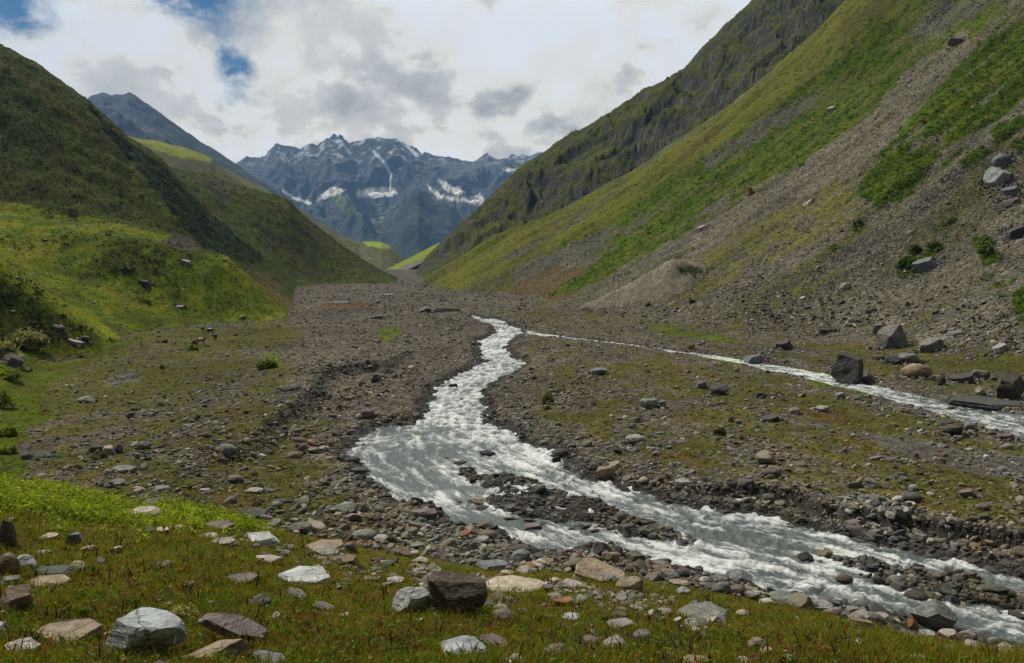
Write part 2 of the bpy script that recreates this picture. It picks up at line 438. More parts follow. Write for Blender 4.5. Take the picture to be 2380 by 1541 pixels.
SHSP = [[(2060, 610), (2110, 590), (2175, 560), (2190, 580), (2120, 640), (2080, 650)], [(2270, 570), (2310, 560), (2330, 590), (2290, 605)],
        [(2350, 690), (2420, 640), (2420, 760), (2370, 740)], [(2290, 650), (2379, 600), (2379, 625), (2300, 690)], [(1980, 510), (2010, 500), (2015, 525), (1990, 535)]]
SCR = [[(1915, 205), (1800, 262), (1700, 328), (1625, 378), (1665, 382), (1750, 335), (1870, 258)],
       [(2300, -20), (2180, 20), (2110, 70), (2150, 95), (2210, 60), (2290, 25)],
       [(1560, 455), (1450, 520), (1330, 572), (1180, 650), (1240, 640), (1330, 605), (1400, 590), (1420, 555), (1500, 510)],
       [(1462, 430), (1380, 478), (1250, 545), (1150, 612), (1210, 590), (1330, 518), (1450, 450)],
       [(2250, 70), (2100, 170), (2010, 275), (1850, 380), (1700, 470), (1560, 580), (1640, 560), (1780, 500), (1990, 415), (2080, 305), (2180, 195), (2270, 105)]]
YG = [[(2070, 325), (1950, 388), (1840, 455), (1700, 560), (1570, 635), (1480, 690), (1600, 700), (1760, 625), (1900, 560), (2000, 505), (2040, 475), (1992, 440)],
      [(1960, 620), (1800, 690), (1780, 720), (1900, 680)]]
FOOT = [(1120, 700), (1180, 650), (1240, 625), (1400, 620), (1330, 690), (1250, 712), (1160, 712)]
MEADOW = [(1960, 0), (1690, 250), (1450, 410), (1300, 484), (1150, 548), (1000, 615), (960, 640), (1060, 672), (1150, 640), (1240, 600), (1400, 535), (1560, 420), (1760, 280), (1900, 180), (2010, 70), (2160, -20)]
def cm(*a): return np.array(a, float)
C_SCREE, C_SCREE2 = cm(.112, .104, .078), cm(.082, .080, .066)
C_GRASS, C_YGRASS, C_OLIVE = cm(.070, .100, .004), cm(.130, .130, .006), cm(.070, .066, .007)
C_SHRUB, C_BROWN, C_RUST = cm(.052, .088, .004), cm(.080, .055, .020), cm(.11, .06, .025)
C_ROCK, C_GRAVEL, C_WET_SHADE = cm(.085, .085, .085), cm(.098, .088, .070), cm(.050, .048, .044)
BASE = np.empty(XX.shape + (3,))
BASE[:] = C_GRAVEL
Stony = np.ones(XX.shape); Grass = np.zeros(XX.shape); Shrub = np.zeros(XX.shape)
def paint(mask, c, stony=None, amt=1.0):
    a = (mask.astype(float) * amt)[..., None] if mask.dtype != float else (mask * amt)[..., None]
    BASE[:] = BASE * (1 - a) + np.asarray(c) * a
    if stony is not None: Stony[:] = Stony * (1 - a[..., 0]) + stony * a[..., 0]
big = fbm(XX / 30, YY / 40, 4, 91); med = fbm(XX / 7, YY / 9, 4, 92); fine = fbm(XX / 2, YY / 2.6, 3, 93)
fl = (lh <= .7) & (rh <= 2.0) & (isfg < .5)
# valley floor: gravel with olive turf between the stones
gg = np.where(PXf < 1000, .30, .14) + .35 * big + .45 * med + .35 * fine
gg -= .9 * smooth(200, 330, YY) * smooth(-40, 0, XX + 60) * .3
gg += .25 * smooth(-25, -60, XX) * (YY < 200) + .22 * right_of * smooth(2, 9, SD) * (YY < 130)
gg -= .7 * smooth(640, 780, PXf) * (PXf < 1150) * smooth(1010, 940, PYf)
gg -= .6 * (1 - smooth(1, 5, wet))
gm = smooth(.05, .45, gg) * fl * .85
paint(gm, cm(.066, .070, .009), .25)
Grass = np.maximum(Grass, gm)
rr_ = smooth(.35, .7, fbm(XX / 6, YY / 8, 3, 95) + .15) * gm * (right_of | (XX < 0))
paint(rr_, C_RUST, None, .5)
paint(fl & (wet < .5 + .5 * med), C_WET_SHADE, .8, .85)
paint(smooth(.08, .3, tstep) * smooth(.97, .75, tstep) * ternear * fl, cm(.060, .057, .050), .9, .85)
paint(fl & (hb > .8) & (SD > .8) & (SD < 4.2) & (NZ < .86), C_WET_SHADE * .7, .5, .9)  # shade on the steep cut bank face, painted into the ground colour
paint(fl & (SD < 1.0), C_WET_SHADE, 1.0)
for P in ([(880, 762), (925, 758), (935, 778), (910, 790), (880, 792)], [(600, 825), (640, 815), (655, 845), (620, 860)], [(1480, 765), (1560, 762), (1660, 775), (1760, 800), (1620, 790)], [(1900, 860), (2080, 905), (2010, 925), (1880, 890)], [(1830, 850), (1700, 830), (1600, 828), (1720, 850)]):
    paint(inpoly(QX, QY, P) & (isfg < .5), C_GRASS * 1.1, .1, .75)
    Grass[inpoly(QX, QY, P)] = 1
for P in ([(1930, 1010), (2080, 1015), (2379, 1060), (2379, 1110), (2200, 1085), (2080, 1045)], [(250, 870), (300, 860), (330, 880), (260, 905)], [(40, 1035), (90, 1040), (130, 1080), (70, 1070)]):
    paint(inpoly(QX, QY, P) & fl, cm(.085, .083, .078), .35, .8); Grass[inpoly(QX, QY, P)] = 0
for P in ([(1870, 945), (1960, 950), (1975, 985), (1880, 985)], [(760, 700), (880, 700), (860, 722), (740, 718)]):
    paint(inpoly(QX, QY, P) & fl, C_RUST * .8, .1, .7)
GL = [(-1200, 800), (-100, 830), (60, 850), (180, 836), (330, 776), (360, 772), (300, 800), (190, 846), (118, 893), (92, 950), (150, 962), (60, 1000), (48, 1060), (62, 1100), (0, 1130), (-1200, 1130)]
glm = inpoly(QX, QY, GL) & (isfg < .5) & (YY > 50)
paint(glm, C_GRASS * .85, .05, .92); paint(glm * smooth(0, .5, med), C_OLIVE * .8, None, .8); Grass[glm] = 1
# left slopes
gl = big + .6 * med
paint(LS, C_OLIVE)
paint(LS & (YY < 300), C_GRASS * .95)
paint((smooth(-.1, .5, gl) * (LS & (YY < 300))), C_YGRASS, None, .85)
paint((smooth(.0, .6, -gl + .3 * fine) * (LS & (YY < 300))), C_OLIVE * .75, None, .85)
paint((smooth(.1, .5, fbm(lu / 40, lv / 6, 3, 96)) * (LS & (YY < 210))), C_BROWN, None, .3)
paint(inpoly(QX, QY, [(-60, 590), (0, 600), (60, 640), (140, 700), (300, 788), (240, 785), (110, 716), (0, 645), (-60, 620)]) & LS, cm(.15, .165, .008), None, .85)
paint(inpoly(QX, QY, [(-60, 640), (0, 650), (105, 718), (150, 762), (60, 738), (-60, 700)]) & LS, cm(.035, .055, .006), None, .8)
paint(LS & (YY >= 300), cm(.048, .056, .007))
paint((smooth(-.1, .5, fbm(lu / 50, lv / 9, 4, 97)) * (LS & (YY >= 300))), cm(.070, .056, .012), None, .8)
paint((smooth(.0, .5, fbm(lu / 80, lv / 22, 4, 98)) * (LS & (YY >= 300))), cm(.056, .074, .008), None, .7)
Stony[LS] = .12
DKS = [(195, 232), (260, 300), (330, 352), (385, 390), (440, 450), (500, 505), (560, 556), (605, 592), (612, 612), (560, 610), (480, 575), (420, 520), (360, 440), (300, 372), (240, 300)]
dks = inpoly(QX, QY, DKS) & LS & (YY > 290)
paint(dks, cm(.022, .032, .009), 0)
paint(inpoly(QX, QY, [(372, 560), (420, 538), (462, 575), (430, 588)]) & LS, cm(.055, .045, .038), .5)
paint(inpoly(QX, QY, [(590, 625), (630, 650), (700, 715), (680, 722), (630, 695)]) & LS, C_BROWN * 1.1, .3, .85)
paint(inpoly(QX, QY, [(470, 415), (520, 430), (535, 470), (505, 470)]) & LS & (YY > 450), C_SCREE2 * .6, .5, .8)
paint(smooth(.2, .6, fbm(lu / 70, lv / 10, 3, 99)) * (LS & (YY > 480)), cm(.062, .055, .035), .3, .8)
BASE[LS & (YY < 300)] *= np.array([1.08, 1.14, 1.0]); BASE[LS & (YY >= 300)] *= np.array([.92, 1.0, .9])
Grass[LS] = .9
# right slope
UP = [(2150, -30), (2010, 70), (1890, 185), (1760, 280), (1560, 412), (1430, 500), (1330, 572), (1400, 612), (1490, 598), (1600, 525), (1760, 435), (1860, 385), (2000, 292), (2110, 190), (2240, 95), (2340, 30), (2340, -40)]
s1 = smooth(-.3, .5, fbm(ru / 90, rv / 6, 4, 101) + .4 * fine)
paint(RS, C_SCREE)
paint(s1 * RS, C_SCREE2, None, .7)
Stony[RS] = 1.0
paint(smooth(.0, .6, fbm(ru / 60, rv / 9, 4, 102) - .1 + .3 * smooth(150, 300, YY)) * RS, cm(.085, .085, .030), .5, .75)
paint((smooth(-.7, .5, med + .8 * fine) * (inpoly(QX, QY, YG[0]) | inpoly(QX, QY, YG[1])) * RS), cm(.105, .108, .014), .25, .8)
paint(inpoly(QX, QY, FOOT) & RS, cm(.085, .062, .024), .5, .8)
mead = inpoly(QX, QY, MEADOW) & RS
paint(mead, cm(.098, .108, .010), .1, .92)
paint(mead * smooth(-.1, .6, fbm(ru / 70, rv / 8, 4, 103)), cm(.080, .066, .025), None, .7)
paint(RS & (YY > 300) & (PX < 1200) & ~mead, cm(.075, .080, .018), .6, .75)
up = inpoly(QX, QY, UP) & RS
paint(up, cm(.070, .082, .014), .35, .8)
sh = np.zeros(XX.shape, bool)
for P in SH: sh |= inpoly(QX, QY, P)
thin = fbm(ru / 16, rv / 6, 4, 104)
g3 = inpoly(QX, QY, SH[2])
g3 &= ~inpoly(QX, QY, SH[3])
sh |= up & (fbm(ru / 30, rv / 9, 4, 204) > .02)
sh |= RS & (fbm(ru / 22, rv / 10, 4, 185) > .52) & (PY < 640)
sh &= RS & ((thin > -.33) & ~(g3 & (thin > .42)))
for P in SHSP: sh |= inpoly(QX + 12 * fine, QY + 10 * fine, P) & RS & (thin > -.2)
paint(sh, C_SHRUB, 0)
paint(sh * smooth(-.2, .6, fbm(XX / 12, YY / 12, 3, 105)), cm(.085, .098, .010), None, .7)
Shrub[sh] = 1
for q, P in enumerate(SCR):
    mm = inpoly(QX, QY, P) & RS & (thin > -.45)
    paint(mm, C_SCREE * 1.05 if q in (4,) else C_SCREE2 * 1.05, 1.0, .9); Shrub[mm] = 0
paint(cone > .5, cm(.19, .172, .142), .08, .95)
# rocky mountain
steep = smooth(.80, .62, NZ) 
paint(RM, cm(.055, .066, .010), .1)
paint(RM * smooth(-.1, .4, fbm(XX / 40, YY / 40, 4, 106)), cm(.078, .086, .010), None, .8)
rk = np.clip(smooth(.06, -.12, crag + .10 * med) * .75 + smooth(.74, .55, NZ) * .9 + .3 * fine - .15, 0, 1)
paint(RM * rk, cm(.046, .046, .044), .9, .95)
paint(RM * smooth(.7, 1, rk) * smooth(.1, .5, fine + med), cm(.11, .105, .10), None, .7)
Stony[RM] *= .8
# foreground hill
fgm = isfg > .5
paint(fgm, cm(.075, .082, .010), 0)
paint(fgm * smooth(-.1, .5, fbm(XX / 2.2, YY / 3.0, 4, 107)), cm(.11, .075, .018), 0, .8)
Grass[fgm] = 1.0
BASE *= (1 + .16 * fine + .12 * med)[..., None]
m_ground = col_material('ground_mix', [.05, .5, 2.5], .22, .55, .45, .92, vor=1.6)
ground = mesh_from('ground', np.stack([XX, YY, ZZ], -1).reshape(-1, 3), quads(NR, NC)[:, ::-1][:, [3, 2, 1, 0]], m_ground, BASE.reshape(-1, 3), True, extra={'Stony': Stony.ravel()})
tag(ground, kind='structure')
# ------------------------------------------------------------------ far mountains, each a real ridge with a front and a back
def massif(name, px0, px1, step, Y0, Y1, nr, secs, disp, colour, mat):
    px = np.arange(px0, px1 + step, step)
    u = (px - 1189.5) / F
    y = np.linspace(Y0, Y1, nr)
    ys = np.array([s[0] for s in secs], float)
    zz = []
    for Y, pts in secs:
        a = [ray_at(p[0], p[1], Y) for p in pts]
        zz.append(np.interp(u, [float(t[0]) / Y for t in a], [float(t[1]) for t in a]))
    zz = np.array(zz)
    i = np.clip(np.searchsorted(ys, y) - 1, 0, len(ys) - 2)
    t = np.clip((y - ys[i]) / (ys[i + 1] - ys[i]), 0, 1)[:, None]
    Z = zz[i] * (1 - t) + zz[i + 1] * t
    X = u[None] * y[:, None]; Yg = np.repeat(y[:, None], len(px), 1)
    Z = disp(X, Yg, Z)
    P, Q = proj(X, Yg, Z)
    gy = np.gradient(Z, axis=0) / np.gradient(Yg, axis=0)
    gx = np.gradient(Z, axis=1) / np.gradient(X, axis=1)
    nz = 1 / np.sqrt(1 + gx ** 2 + (gy - gx * u[None]) ** 2)
    C = colour(X, Yg, Z, P, Q, nz)
    o = mesh_from(name, np.stack([X, Yg, Z], -1).reshape(-1, 3), quads(*X.shape), mat, C.reshape(-1, 3), True)
    return tag(o, kind='structure')
def lerp(a, b, t): return a * (1 - t[..., None]) + np.asarray(b) * t[..., None]
def flat(c, X): return np.broadcast_to(np.asarray(c, float), X.shape + (3,)).copy()
def down(pts, d): return [(x, y + d) for x, y in pts]
m_far = col_material('far_rock', [.006, .03], .16, .5, 14, .95)
m_midhill = col_material('hill_turf', [.03, .15], .2, .5, 2.5, .95)

# hill at left; greener ledge with its sun patch painted into the colour
S1 = [(-300, 150), (0, 200), (200, 258), (240, 285), (290, 316), (330, 324), (360, 326), (420, 341), (455, 352), (490, 366), (500, 380), (540, 408), (590, 440), (640, 474), (690, 505), (740, 540), (800, 590), (860, 640)]
def c1(X, Y, Z, P, Q, nz):
    n = fbm(X / 60, Y / 60, 4, 201); C = flat((.085, .080, .034), X)
    C = lerp(C, (.115, .118, .022), smooth(0, .4, n))
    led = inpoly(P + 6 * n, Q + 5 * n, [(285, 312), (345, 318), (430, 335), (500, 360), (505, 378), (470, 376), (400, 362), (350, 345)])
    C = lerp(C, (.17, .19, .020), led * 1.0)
    C = lerp(C, (.10, .088, .06), smooth(.1, .5, fbm(X / 30, Y / 90, 3, 202)) * ~led * .8)
    return C
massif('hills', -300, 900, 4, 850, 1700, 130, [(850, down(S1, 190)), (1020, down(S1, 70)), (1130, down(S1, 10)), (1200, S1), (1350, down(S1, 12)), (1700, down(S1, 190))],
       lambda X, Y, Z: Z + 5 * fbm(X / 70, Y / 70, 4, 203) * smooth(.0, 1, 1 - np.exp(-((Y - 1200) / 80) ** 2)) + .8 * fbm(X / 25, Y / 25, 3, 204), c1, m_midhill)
# hill closing the valley, sun patch painted as bright turf on its nose
S2 = [(500, 380), (600, 430), (650, 458), (690, 482), (740, 514), (800, 548), (835, 562), (860, 561), (885, 562), (905, 571), (925, 588), (945, 606), (965, 630), (1000, 660)]
def c2(X, Y, Z, P, Q, nz):
    n = fbm(X / 50, Y / 50, 4, 211); C = flat((.105, .105, .038), X)
    C = lerp(C, (.115, .125, .030), smooth(0, .4, n))
    C = lerp(C, (.08, .072, .05), smooth(.1, .5, fbm((X + Y * .3) / 14, Y / 120, 3, 212)) * .8)
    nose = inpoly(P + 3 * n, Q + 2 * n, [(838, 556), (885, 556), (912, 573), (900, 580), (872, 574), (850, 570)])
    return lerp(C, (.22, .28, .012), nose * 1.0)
massif('hills', 500, 1010, 3, 1055, 2000, 110, [(1055, down(S2, 130)), (1300, down(S2, 45)), (1450, down(S2, 6)), (1500, S2), (1650, down(S2, 8)), (2000, down(S2, 120))],
       lambda X, Y, Z: Z + 4 * fbm(X / 60, Y / 60, 4, 213) * smooth(.0, 1, 1 - np.exp(-((Y - 1500) / 70) ** 2)) + .7 * fbm(X / 20, Y / 20, 3, 214), c2, m_midhill)
# low bright fan on the other side of the gap
S3 = [(840, 650), (868, 641), (888, 631), (930, 610), (985, 582), (1040, 555), (1120, 520)]
def c3(X, Y, Z, P, Q, nz):
    n = fbm(X / 30, Y / 30, 4, 221); C = flat((.17, .21, .014), X)
    return lerp(C, (.15, .14, .125), inpoly(P + 3 * n, Q + 3 * n, [(885, 632), (920, 624), (985, 600), (990, 640), (880, 645)]) * 1.0)
massif('hills', 840, 1110, 3, 1040, 1500, 60, [(1040, down(S3, 26)), (1120, down(S3, 10)), (1200, S3), (1300, down(S3, 3)), (1500, down(S3, 40))],
       lambda X, Y, Z: Z + 1.2 * fbm(X / 40, Y / 40, 4, 223), c3, m_midhill)
# dark blue peak on the left
S4 = [(-200, 330), (60, 290), (150, 255), (200, 231), (222, 219), (240, 214), (258, 221), (272, 220), (288, 219), (300, 212), (312, 219), (335, 236), (360, 252), (385, 272), (430, 305), (470, 330), (510, 356), (560, 388), (620, 430), (680, 470), (740, 512), (860, 600), (1000, 700)]
def c4(X, Y, Z, P, Q, nz):
    n = fbm(X / 150, Y / 150, 5, 231); C = flat((.078, .098, .140), X)
    C = lerp(C, (.10, .11, .135), smooth(-.1, .5, fbm(X / 60, Y / 200, 4, 232)))
    low = smooth(260, 420, Q + 30 * n)
    C = lerp(C, (.070, .080, .046), low * .9)
    return lerp(C, (.24, .21, .17), smooth(.0, .4, n) * inpoly(P, Q, [(290, 290), (320, 270), (360, 300), (350, 330), (310, 325)]) * .8)
def d4(X, Y, Z):
    k = 1 - np.exp(-((Y - 2800) / 150) ** 2)
    return Z + k * 110 * (ridged(X / 330 + Y / 900, Y / 500, 5, 233) - .5) * smooth(120, 420, Z) + 5 * fbm(X / 45, Y / 45, 3, 234)
massif('mountains', -200, 1000, 3, 2000, 3900, 150, [(2000, down(S4, 300)), (2350, down(S4, 130)), (2650, down(S4, 30)), (2800, S4), (3000, down(S4, 20)), (3900, down(S4, 300))], d4, c4, m_far)
# main massif with snow
S5 = [(300, 470), (440, 430), (500, 405), (530, 392), (559, 373), (572, 363), (590, 366), (606, 364), (621, 357), (632, 342), (641, 330), (655, 337), (677, 340), (697, 343), (713, 334), (725, 333), (736, 338), (748, 330), (759, 321), (772, 323), (782, 322), (795, 323), (811, 332), (825, 327), (842, 323), (861, 320), (893, 319), (926, 325), (949, 340), (972, 353), (990, 362), (1005, 366), (1025, 360), (1048, 365), (1070, 370), (1097, 376), (1115, 366), (1133, 356), (1145, 363), (1159, 368), (1179, 366), (1205, 367), (1228, 366), (1241, 360), (1253, 354), (1272, 359), (1320, 375), (1500, 420), (1800, 470)]
M5 = [(300, 560), (559, 470), (660, 450), (720, 470), (760, 445), (800, 440), (860, 445), (930, 440), (1000, 452), (1060, 462), (1130, 466), (1170, 430), (1230, 420), (1320, 440), (1500, 500), (1800, 540)]
L5 = [(300, 640), (640, 560), (760, 520), (840, 510), (880, 540), (950, 520), (1060, 530), (1130, 500), (1300, 500), (1800, 600)]
SNOW = [[(818, 452), (845, 441), (862, 436), (905, 436), (926, 449), (905, 457), (860, 460), (838, 459)], [(732, 468), (755, 444), (772, 434), (785, 438), (805, 440), (790, 452), (765, 460)],
        [(655, 440), (680, 455), (722, 470), (716, 478), (690, 466), (662, 452)], [(990, 428), (1010, 440), (1030, 458), (1020, 462), (1000, 446)], [(1016, 417), (1035, 422), (1062, 438), (1082, 446), (1060, 452), (1038, 446)],
        [(1024, 455), (1060, 458), (1098, 458), (1114, 448), (1128, 466), (1118, 475), (1080, 470), (1040, 466)], [(1166, 390), (1190, 393), (1230, 394), (1218, 407), (1192, 408)]]
def d5(X, Y, Z):
    k = 1 - .95 * np.exp(-((Y - 6000) / 330) ** 2)
    r = ridged(X / 620 + .25 * fbm(X / 500, Y / 500, 2, 240), Y / 1100, 6, 241, .55) - .48
    return Z + k * 300 * r * smooth(4050, 4700, Y) + 20 * (ridged(X / 120, Y / 160, 4, 242) - .5)
def c5(X, Y, Z, P, Q, nz):
    n = fbm(X / 300, Y / 300, 5, 243); f = fbm(X / 70, Y / 90, 4, 244)
    C = flat((.095, .102, .118), X)
    C = lerp(C, (.14, .135, .138), smooth(-.1, .5, n))
    C = lerp(C, (.060, .075, .045), smooth(445, 520, Q + 40 * n) * .6)
    C = lerp(C, (.15, .18, .035), inpoly(P + 6 * f, Q + 6 * f, [(765, 452), (810, 455), (840, 503), (800, 502)]) * .8)
    ice = inpoly(P + 4 * f, Q + 4 * f, [(845, 458), (935, 462), (915, 490), (895, 510), (878, 545), (868, 525), (858, 490)])
    C = lerp(C, (.30, .32, .34), ice * smooth(-.2, .5, f + .4 * n) * .8)
    sn = smooth(410, 335, Q + 24 * n) * smooth(.22, .5, f + .35 * n + .6 * (nz - .60))
    C = lerp(C, (.62, .64, .67), sn * .85)
    for a, b, w in (((868, 352), (893, 378), 3), ((893, 378), (906, 402), 4), ((906, 400), (907, 436), 2), ((945, 338), (968, 362), 4), ((1134, 358), (1157, 368), 3)):
        d = distseg(P + 3 * f, Q + 2 * f, [a, b]); C = lerp(C, (.75, .76, .78), (d < w) * .9)
    for S in SNOW:
        C = lerp(C, (.86, .83, .78), inpoly(P + 4 * f, Q + 3 * f, S) * 1.0)
    return C
massif('mountains', 300, 1800, 2.5, 4000, 7000, 300, [(4000, down(L5, 130)), (4500, L5), (5150, M5), (5350, down(M5, -4)), (6000, S5), (6500, down(S5, 25)), (7000, down(S5, 110))], d5, c5, m_far)
# dark spur standing in front of it
S6 = [(700, 700), (860, 570), (885, 540), (905, 518), (925, 488), (945, 464), (960, 447), (972, 437), (985, 447), (1003, 460), (1025, 468), (1042, 478), (1062, 503), (1100, 535), (1160, 590), (1300, 700)]
def c6(X, Y, Z, P, Q, nz):
    n = fbm(X / 120, Y / 120, 5, 251); C = flat((.060, .074, .066), X)
    C = lerp(C, (.085, .080, .062), smooth(.0, .5, n))
    return lerp(C, (.062, .075, .040), smooth(.1, .6, fbm(X / 60, Y / 160, 4, 252)) * .6)
massif('mountains', 700, 1300, 3, 3300, 4600, 140, [(3300, down(S6, 260)), (3700, down(S6, 90)), (4000, down(S6, 14)), (4080, S6), (4600, down(S6, 120))],
       lambda X, Y, Z: Z + (1 - np.exp(-((Y - 4080) / 90) ** 2)) * 130 * (ridged(X / 300 + Y / 700, Y / 420, 5, 253) - .5) * smooth(0, 150, Z) + 6 * fbm(X / 50, Y / 50, 3, 254), c6, m_far)
# ------------------------------------------------------------------ sky and light
SUN_AZ, SUN_EL = math.radians(-52), math.radians(53)     # left of the view direction, beyond the scene
sdir = (math.sin(SUN_AZ) * math.cos(SUN_EL), math.cos(SUN_AZ) * math.cos(SUN_EL), math.sin(SUN_EL))
sl = bpy.data.lights.new('sun', 'SUN'); sl.energy = 4.0; sl.angle = math.radians(5); sl.color = (1, .93, .79)
so = bpy.data.objects.new('sun', sl); col.objects.link(so)
from mathutils import Vector
so.rotation_euler = Vector(sdir).to_track_quat('Z', 'Y').to_euler()
so.location = (-60, 60, 120)
world = bpy.data.worlds.new('World'); sc.world = world; world.use_nodes = True
nt = world.node_tree
for n in list(nt.nodes): nt.nodes.remove(n)
out = nd(nt, 'ShaderNodeOutputWorld')
sky = nd(nt, 'ShaderNodeTexSky', sky_type='NISHITA'); sky.sun_disc = False
sky.sun_elevation = SUN_EL; sky.sun_rotation = SUN_AZ; sky.altitude = 3000; sky.air_density = 1.0; sky.dust_density = .3
bg1 = nd(nt, 'ShaderNodeBackground'); bg1.inputs[1].default_value = .05
lk(nt, mixcol(nt, 'MULTIPLY', sky.outputs[0], (.42, .80, 1.0)), bg1.inputs[0])
tc = nd(nt, 'ShaderNodeTexCoord')
nrm = nd(nt, 'ShaderNodeVectorMath', operation='NORMALIZE'); lk(nt, tc.outputs['Generated'], nrm.inputs[0])
sep = nd(nt, 'ShaderNodeSeparateXYZ'); lk(nt, nrm.outputs[0], sep.inputs[0])
zc = mth(nt, 'ADD', mth(nt, 'MAXIMUM', sep.outputs[2], 0.0), .55)
cmb = nd(nt, 'ShaderNodeCombineXYZ')
lk(nt, mth(nt, 'DIVIDE', sep.outputs[0], zc), cmb.inputs[0]); lk(nt, mth(nt, 'DIVIDE', sep.outputs[1], zc), cmb.inputs[1])
def cn(scale, detail, rough, off, dist=0.0, sc3=(1, 1, 1), sh=(0, 0)):
    mp = nd(nt, 'ShaderNodeMapping'); mp.inputs['Location'].default_value = (off[0] + sh[0], off[1] + sh[1], off[2]); mp.inputs['Scale'].default_value = sc3
    lk(nt, cmb.outputs[0], mp.inputs[0])
    n = nd(nt, 'ShaderNodeTexNoise', Scale=scale, Detail=detail, Roughness=rough, Distortion=dist)
    lk(nt, mp.outputs[0], n.inputs['Vector'])
    return n.outputs[0]
nA = cn(3.6, 10, .56, (3.2, 1.7, 0), .15)      # cloud masses
nA2 = cn(3.6, 10, .56, (3.2, 1.7, 0), .15, (.95, .95, 1), (-.02, 0))   # the same masses a little nearer the sun
relf = mth(nt, 'SUBTRACT', nA, nA2)
nB = cn(2.0, 6, .5, (7.4, -2.2, 3), .1)        # broad light and dark
nC = cn(8.0, 10, .62, (1.1, 4.2, 5), .25)        # small billows
def blob(px, py, r0, r1, wx=1.0):                  # a soft patch of sky round one direction
    X, Z = ray_at(px, py, 1.0); v = Vector((float(X), 1.0, float(Z))).normalized()
    dp = nd(nt, 'ShaderNodeVectorMath', operation='SUBTRACT'); lk(nt, nrm.outputs[0], dp.inputs[0]); dp.inputs[1].default_value = v
    sc_ = nd(nt, 'ShaderNodeVectorMath', operation='MULTIPLY'); lk(nt, dp.outputs[0], sc_.inputs[0]); sc_.inputs[1].default_value = (wx, wx, 1.0)
    ln = nd(nt, 'ShaderNodeVectorMath', operation='LENGTH'); lk(nt, sc_.outputs[0], ln.inputs[0])
    mr = nd(nt, 'ShaderNodeMapRange', interpolation_type='SMOOTHSTEP'); lk(nt, ln.outputs['Value'], mr.inputs[0])
    mr.inputs[1].default_value = r0 / F; mr.inputs[2].default_value = r1 / F; mr.inputs[3].default_value = 1; mr.inputs[4].default_value = 0
    return mr.outputs[0]
def add(*a):
    r = a[0]
    for b in a[1:]: r = mth(nt, 'ADD', r, b)
    return r
wn = cn(20.0, 9, .62, (4.4, 9.1, 2), .35)
def hole(px, py, r0, r1, amt, wx=1.0): return mth(nt, 'MULTIPLY', blob(px, py, r0, r1, wx), amt)
holes = add(hole(528, 132, 0, 80, .27, 1.15), hole(556, 195, 0, 95, .24), hole(500, 240, 0, 80, .12), hole(20, 10, 0, 120, .40, .7), hole(440, -5, 0, 110, .38, .6), hole(1690, 0, 0, 160, .10), hole(1330, 95, 0, 130, .13), hole(940, 120, 0, 90, .08))
holes = mth(nt, 'MULTIPLY', holes, mth(nt, 'MULTIPLY_ADD', wn, 2.2, -.1))
dens = mth(nt, 'SUBTRACT', mth(nt, 'MULTIPLY_ADD', nC, .22, nA), holes)
cover = nd(nt, 'ShaderNodeMapRange', interpolation_type='SMOOTHSTEP'); lk(nt, dens, cover.inputs[0])
cover.inputs[1].default_value = .20; cover.inputs[2].default_value = .50
greys = add(mth(nt, 'MULTIPLY', blob(920, 60, 10, 260, .8), -.15), mth(nt, 'MULTIPLY', blob(1120, 230, 10, 170), -.07), mth(nt, 'MULTIPLY', blob(860, 210, 10, 150, .7), -.13),
            mth(nt, 'MULTIPLY', blob(1390, 240, 10, 110), -.10), mth(nt, 'MULTIPLY', blob(250, 190, 10, 200, .6), .05), mth(nt, 'MULTIPLY', blob(700, 150, 10, 200), .10), mth(nt, 'MULTIPLY', blob(1560, 130, 10, 120), .02), mth(nt, 'MULTIPLY', blob(130, 50, 10, 200, .7), .10), mth(nt, 'MULTIPLY', blob(1200, 200, 10, 130, .6), .08))
puff = nd(nt, 'ShaderNodeMapRange', interpolation_type='SMOOTHSTEP'); lk(nt, mth(nt, 'MULTIPLY_ADD', nC, .55, nA), puff.inputs[0]); puff.inputs[1].default_value = .74; puff.inputs[2].default_value = .84
sh = add(mth(nt, 'MULTIPLY', nB, .60), mth(nt, 'MULTIPLY', nC, .72), mth(nt, 'MULTIPLY', relf, 1.7), greys, mth(nt, 'MULTIPLY_ADD', puff.outputs[0], .26, -.11))
cc = nt.nodes.new('ShaderNodeValToRGB')
for e_, (p, c) in zip([cc.color_ramp.elements[0], cc.color_ramp.elements[1], cc.color_ramp.elements.new(.5), cc.color_ramp.elements.new(.7), cc.color_ramp.elements.new(.8)],
                      [(.20, (.46, .44, .39)), (.90, (1.26, 1.17, .99)), (.38, (.66, .63, .56)), (.54, (.80, .755, .66)), (.70, (1.00, .94, .81))]):
    e_.position = p; e_.color = c + (1,)
lk(nt, sh, cc.inputs[0])
bg2 = nd(nt, 'ShaderNodeBackground'); bg2.inputs[1].default_value = 1.0
lk(nt, mixcol(nt, 'MULTIPLY', cc.outputs[0], mth(nt, 'MULTIPLY', ramp(nt, mth(nt, 'MULTIPLY_ADD', sep.outputs[1], .5, .5), [(.30, .10), (.80, 1.0)]), ramp(nt, mth(nt, 'MULTIPLY_ADD', sep.outputs[2], .5, .5), [(.42, .12), (.50, 1.0)]))), bg2.inputs[0])   # unseen sky behind camera and below horizon darkened to cut fill light
mx = nd(nt, 'ShaderNodeMixShader'); lk(nt, cover.outputs[0], mx.inputs[0]); lk(nt, bg1.outputs[0], mx.inputs[1]); lk(nt, bg2.outputs[0], mx.inputs[2])
lk(nt, mx.outputs[0], out.inputs[0])
vs = sc.view_settings
vs.view_transform = 'Standard'; vs.look = 'None'; vs.exposure = .2; vs.gamma = 1; vs.use_curve_mapping = False
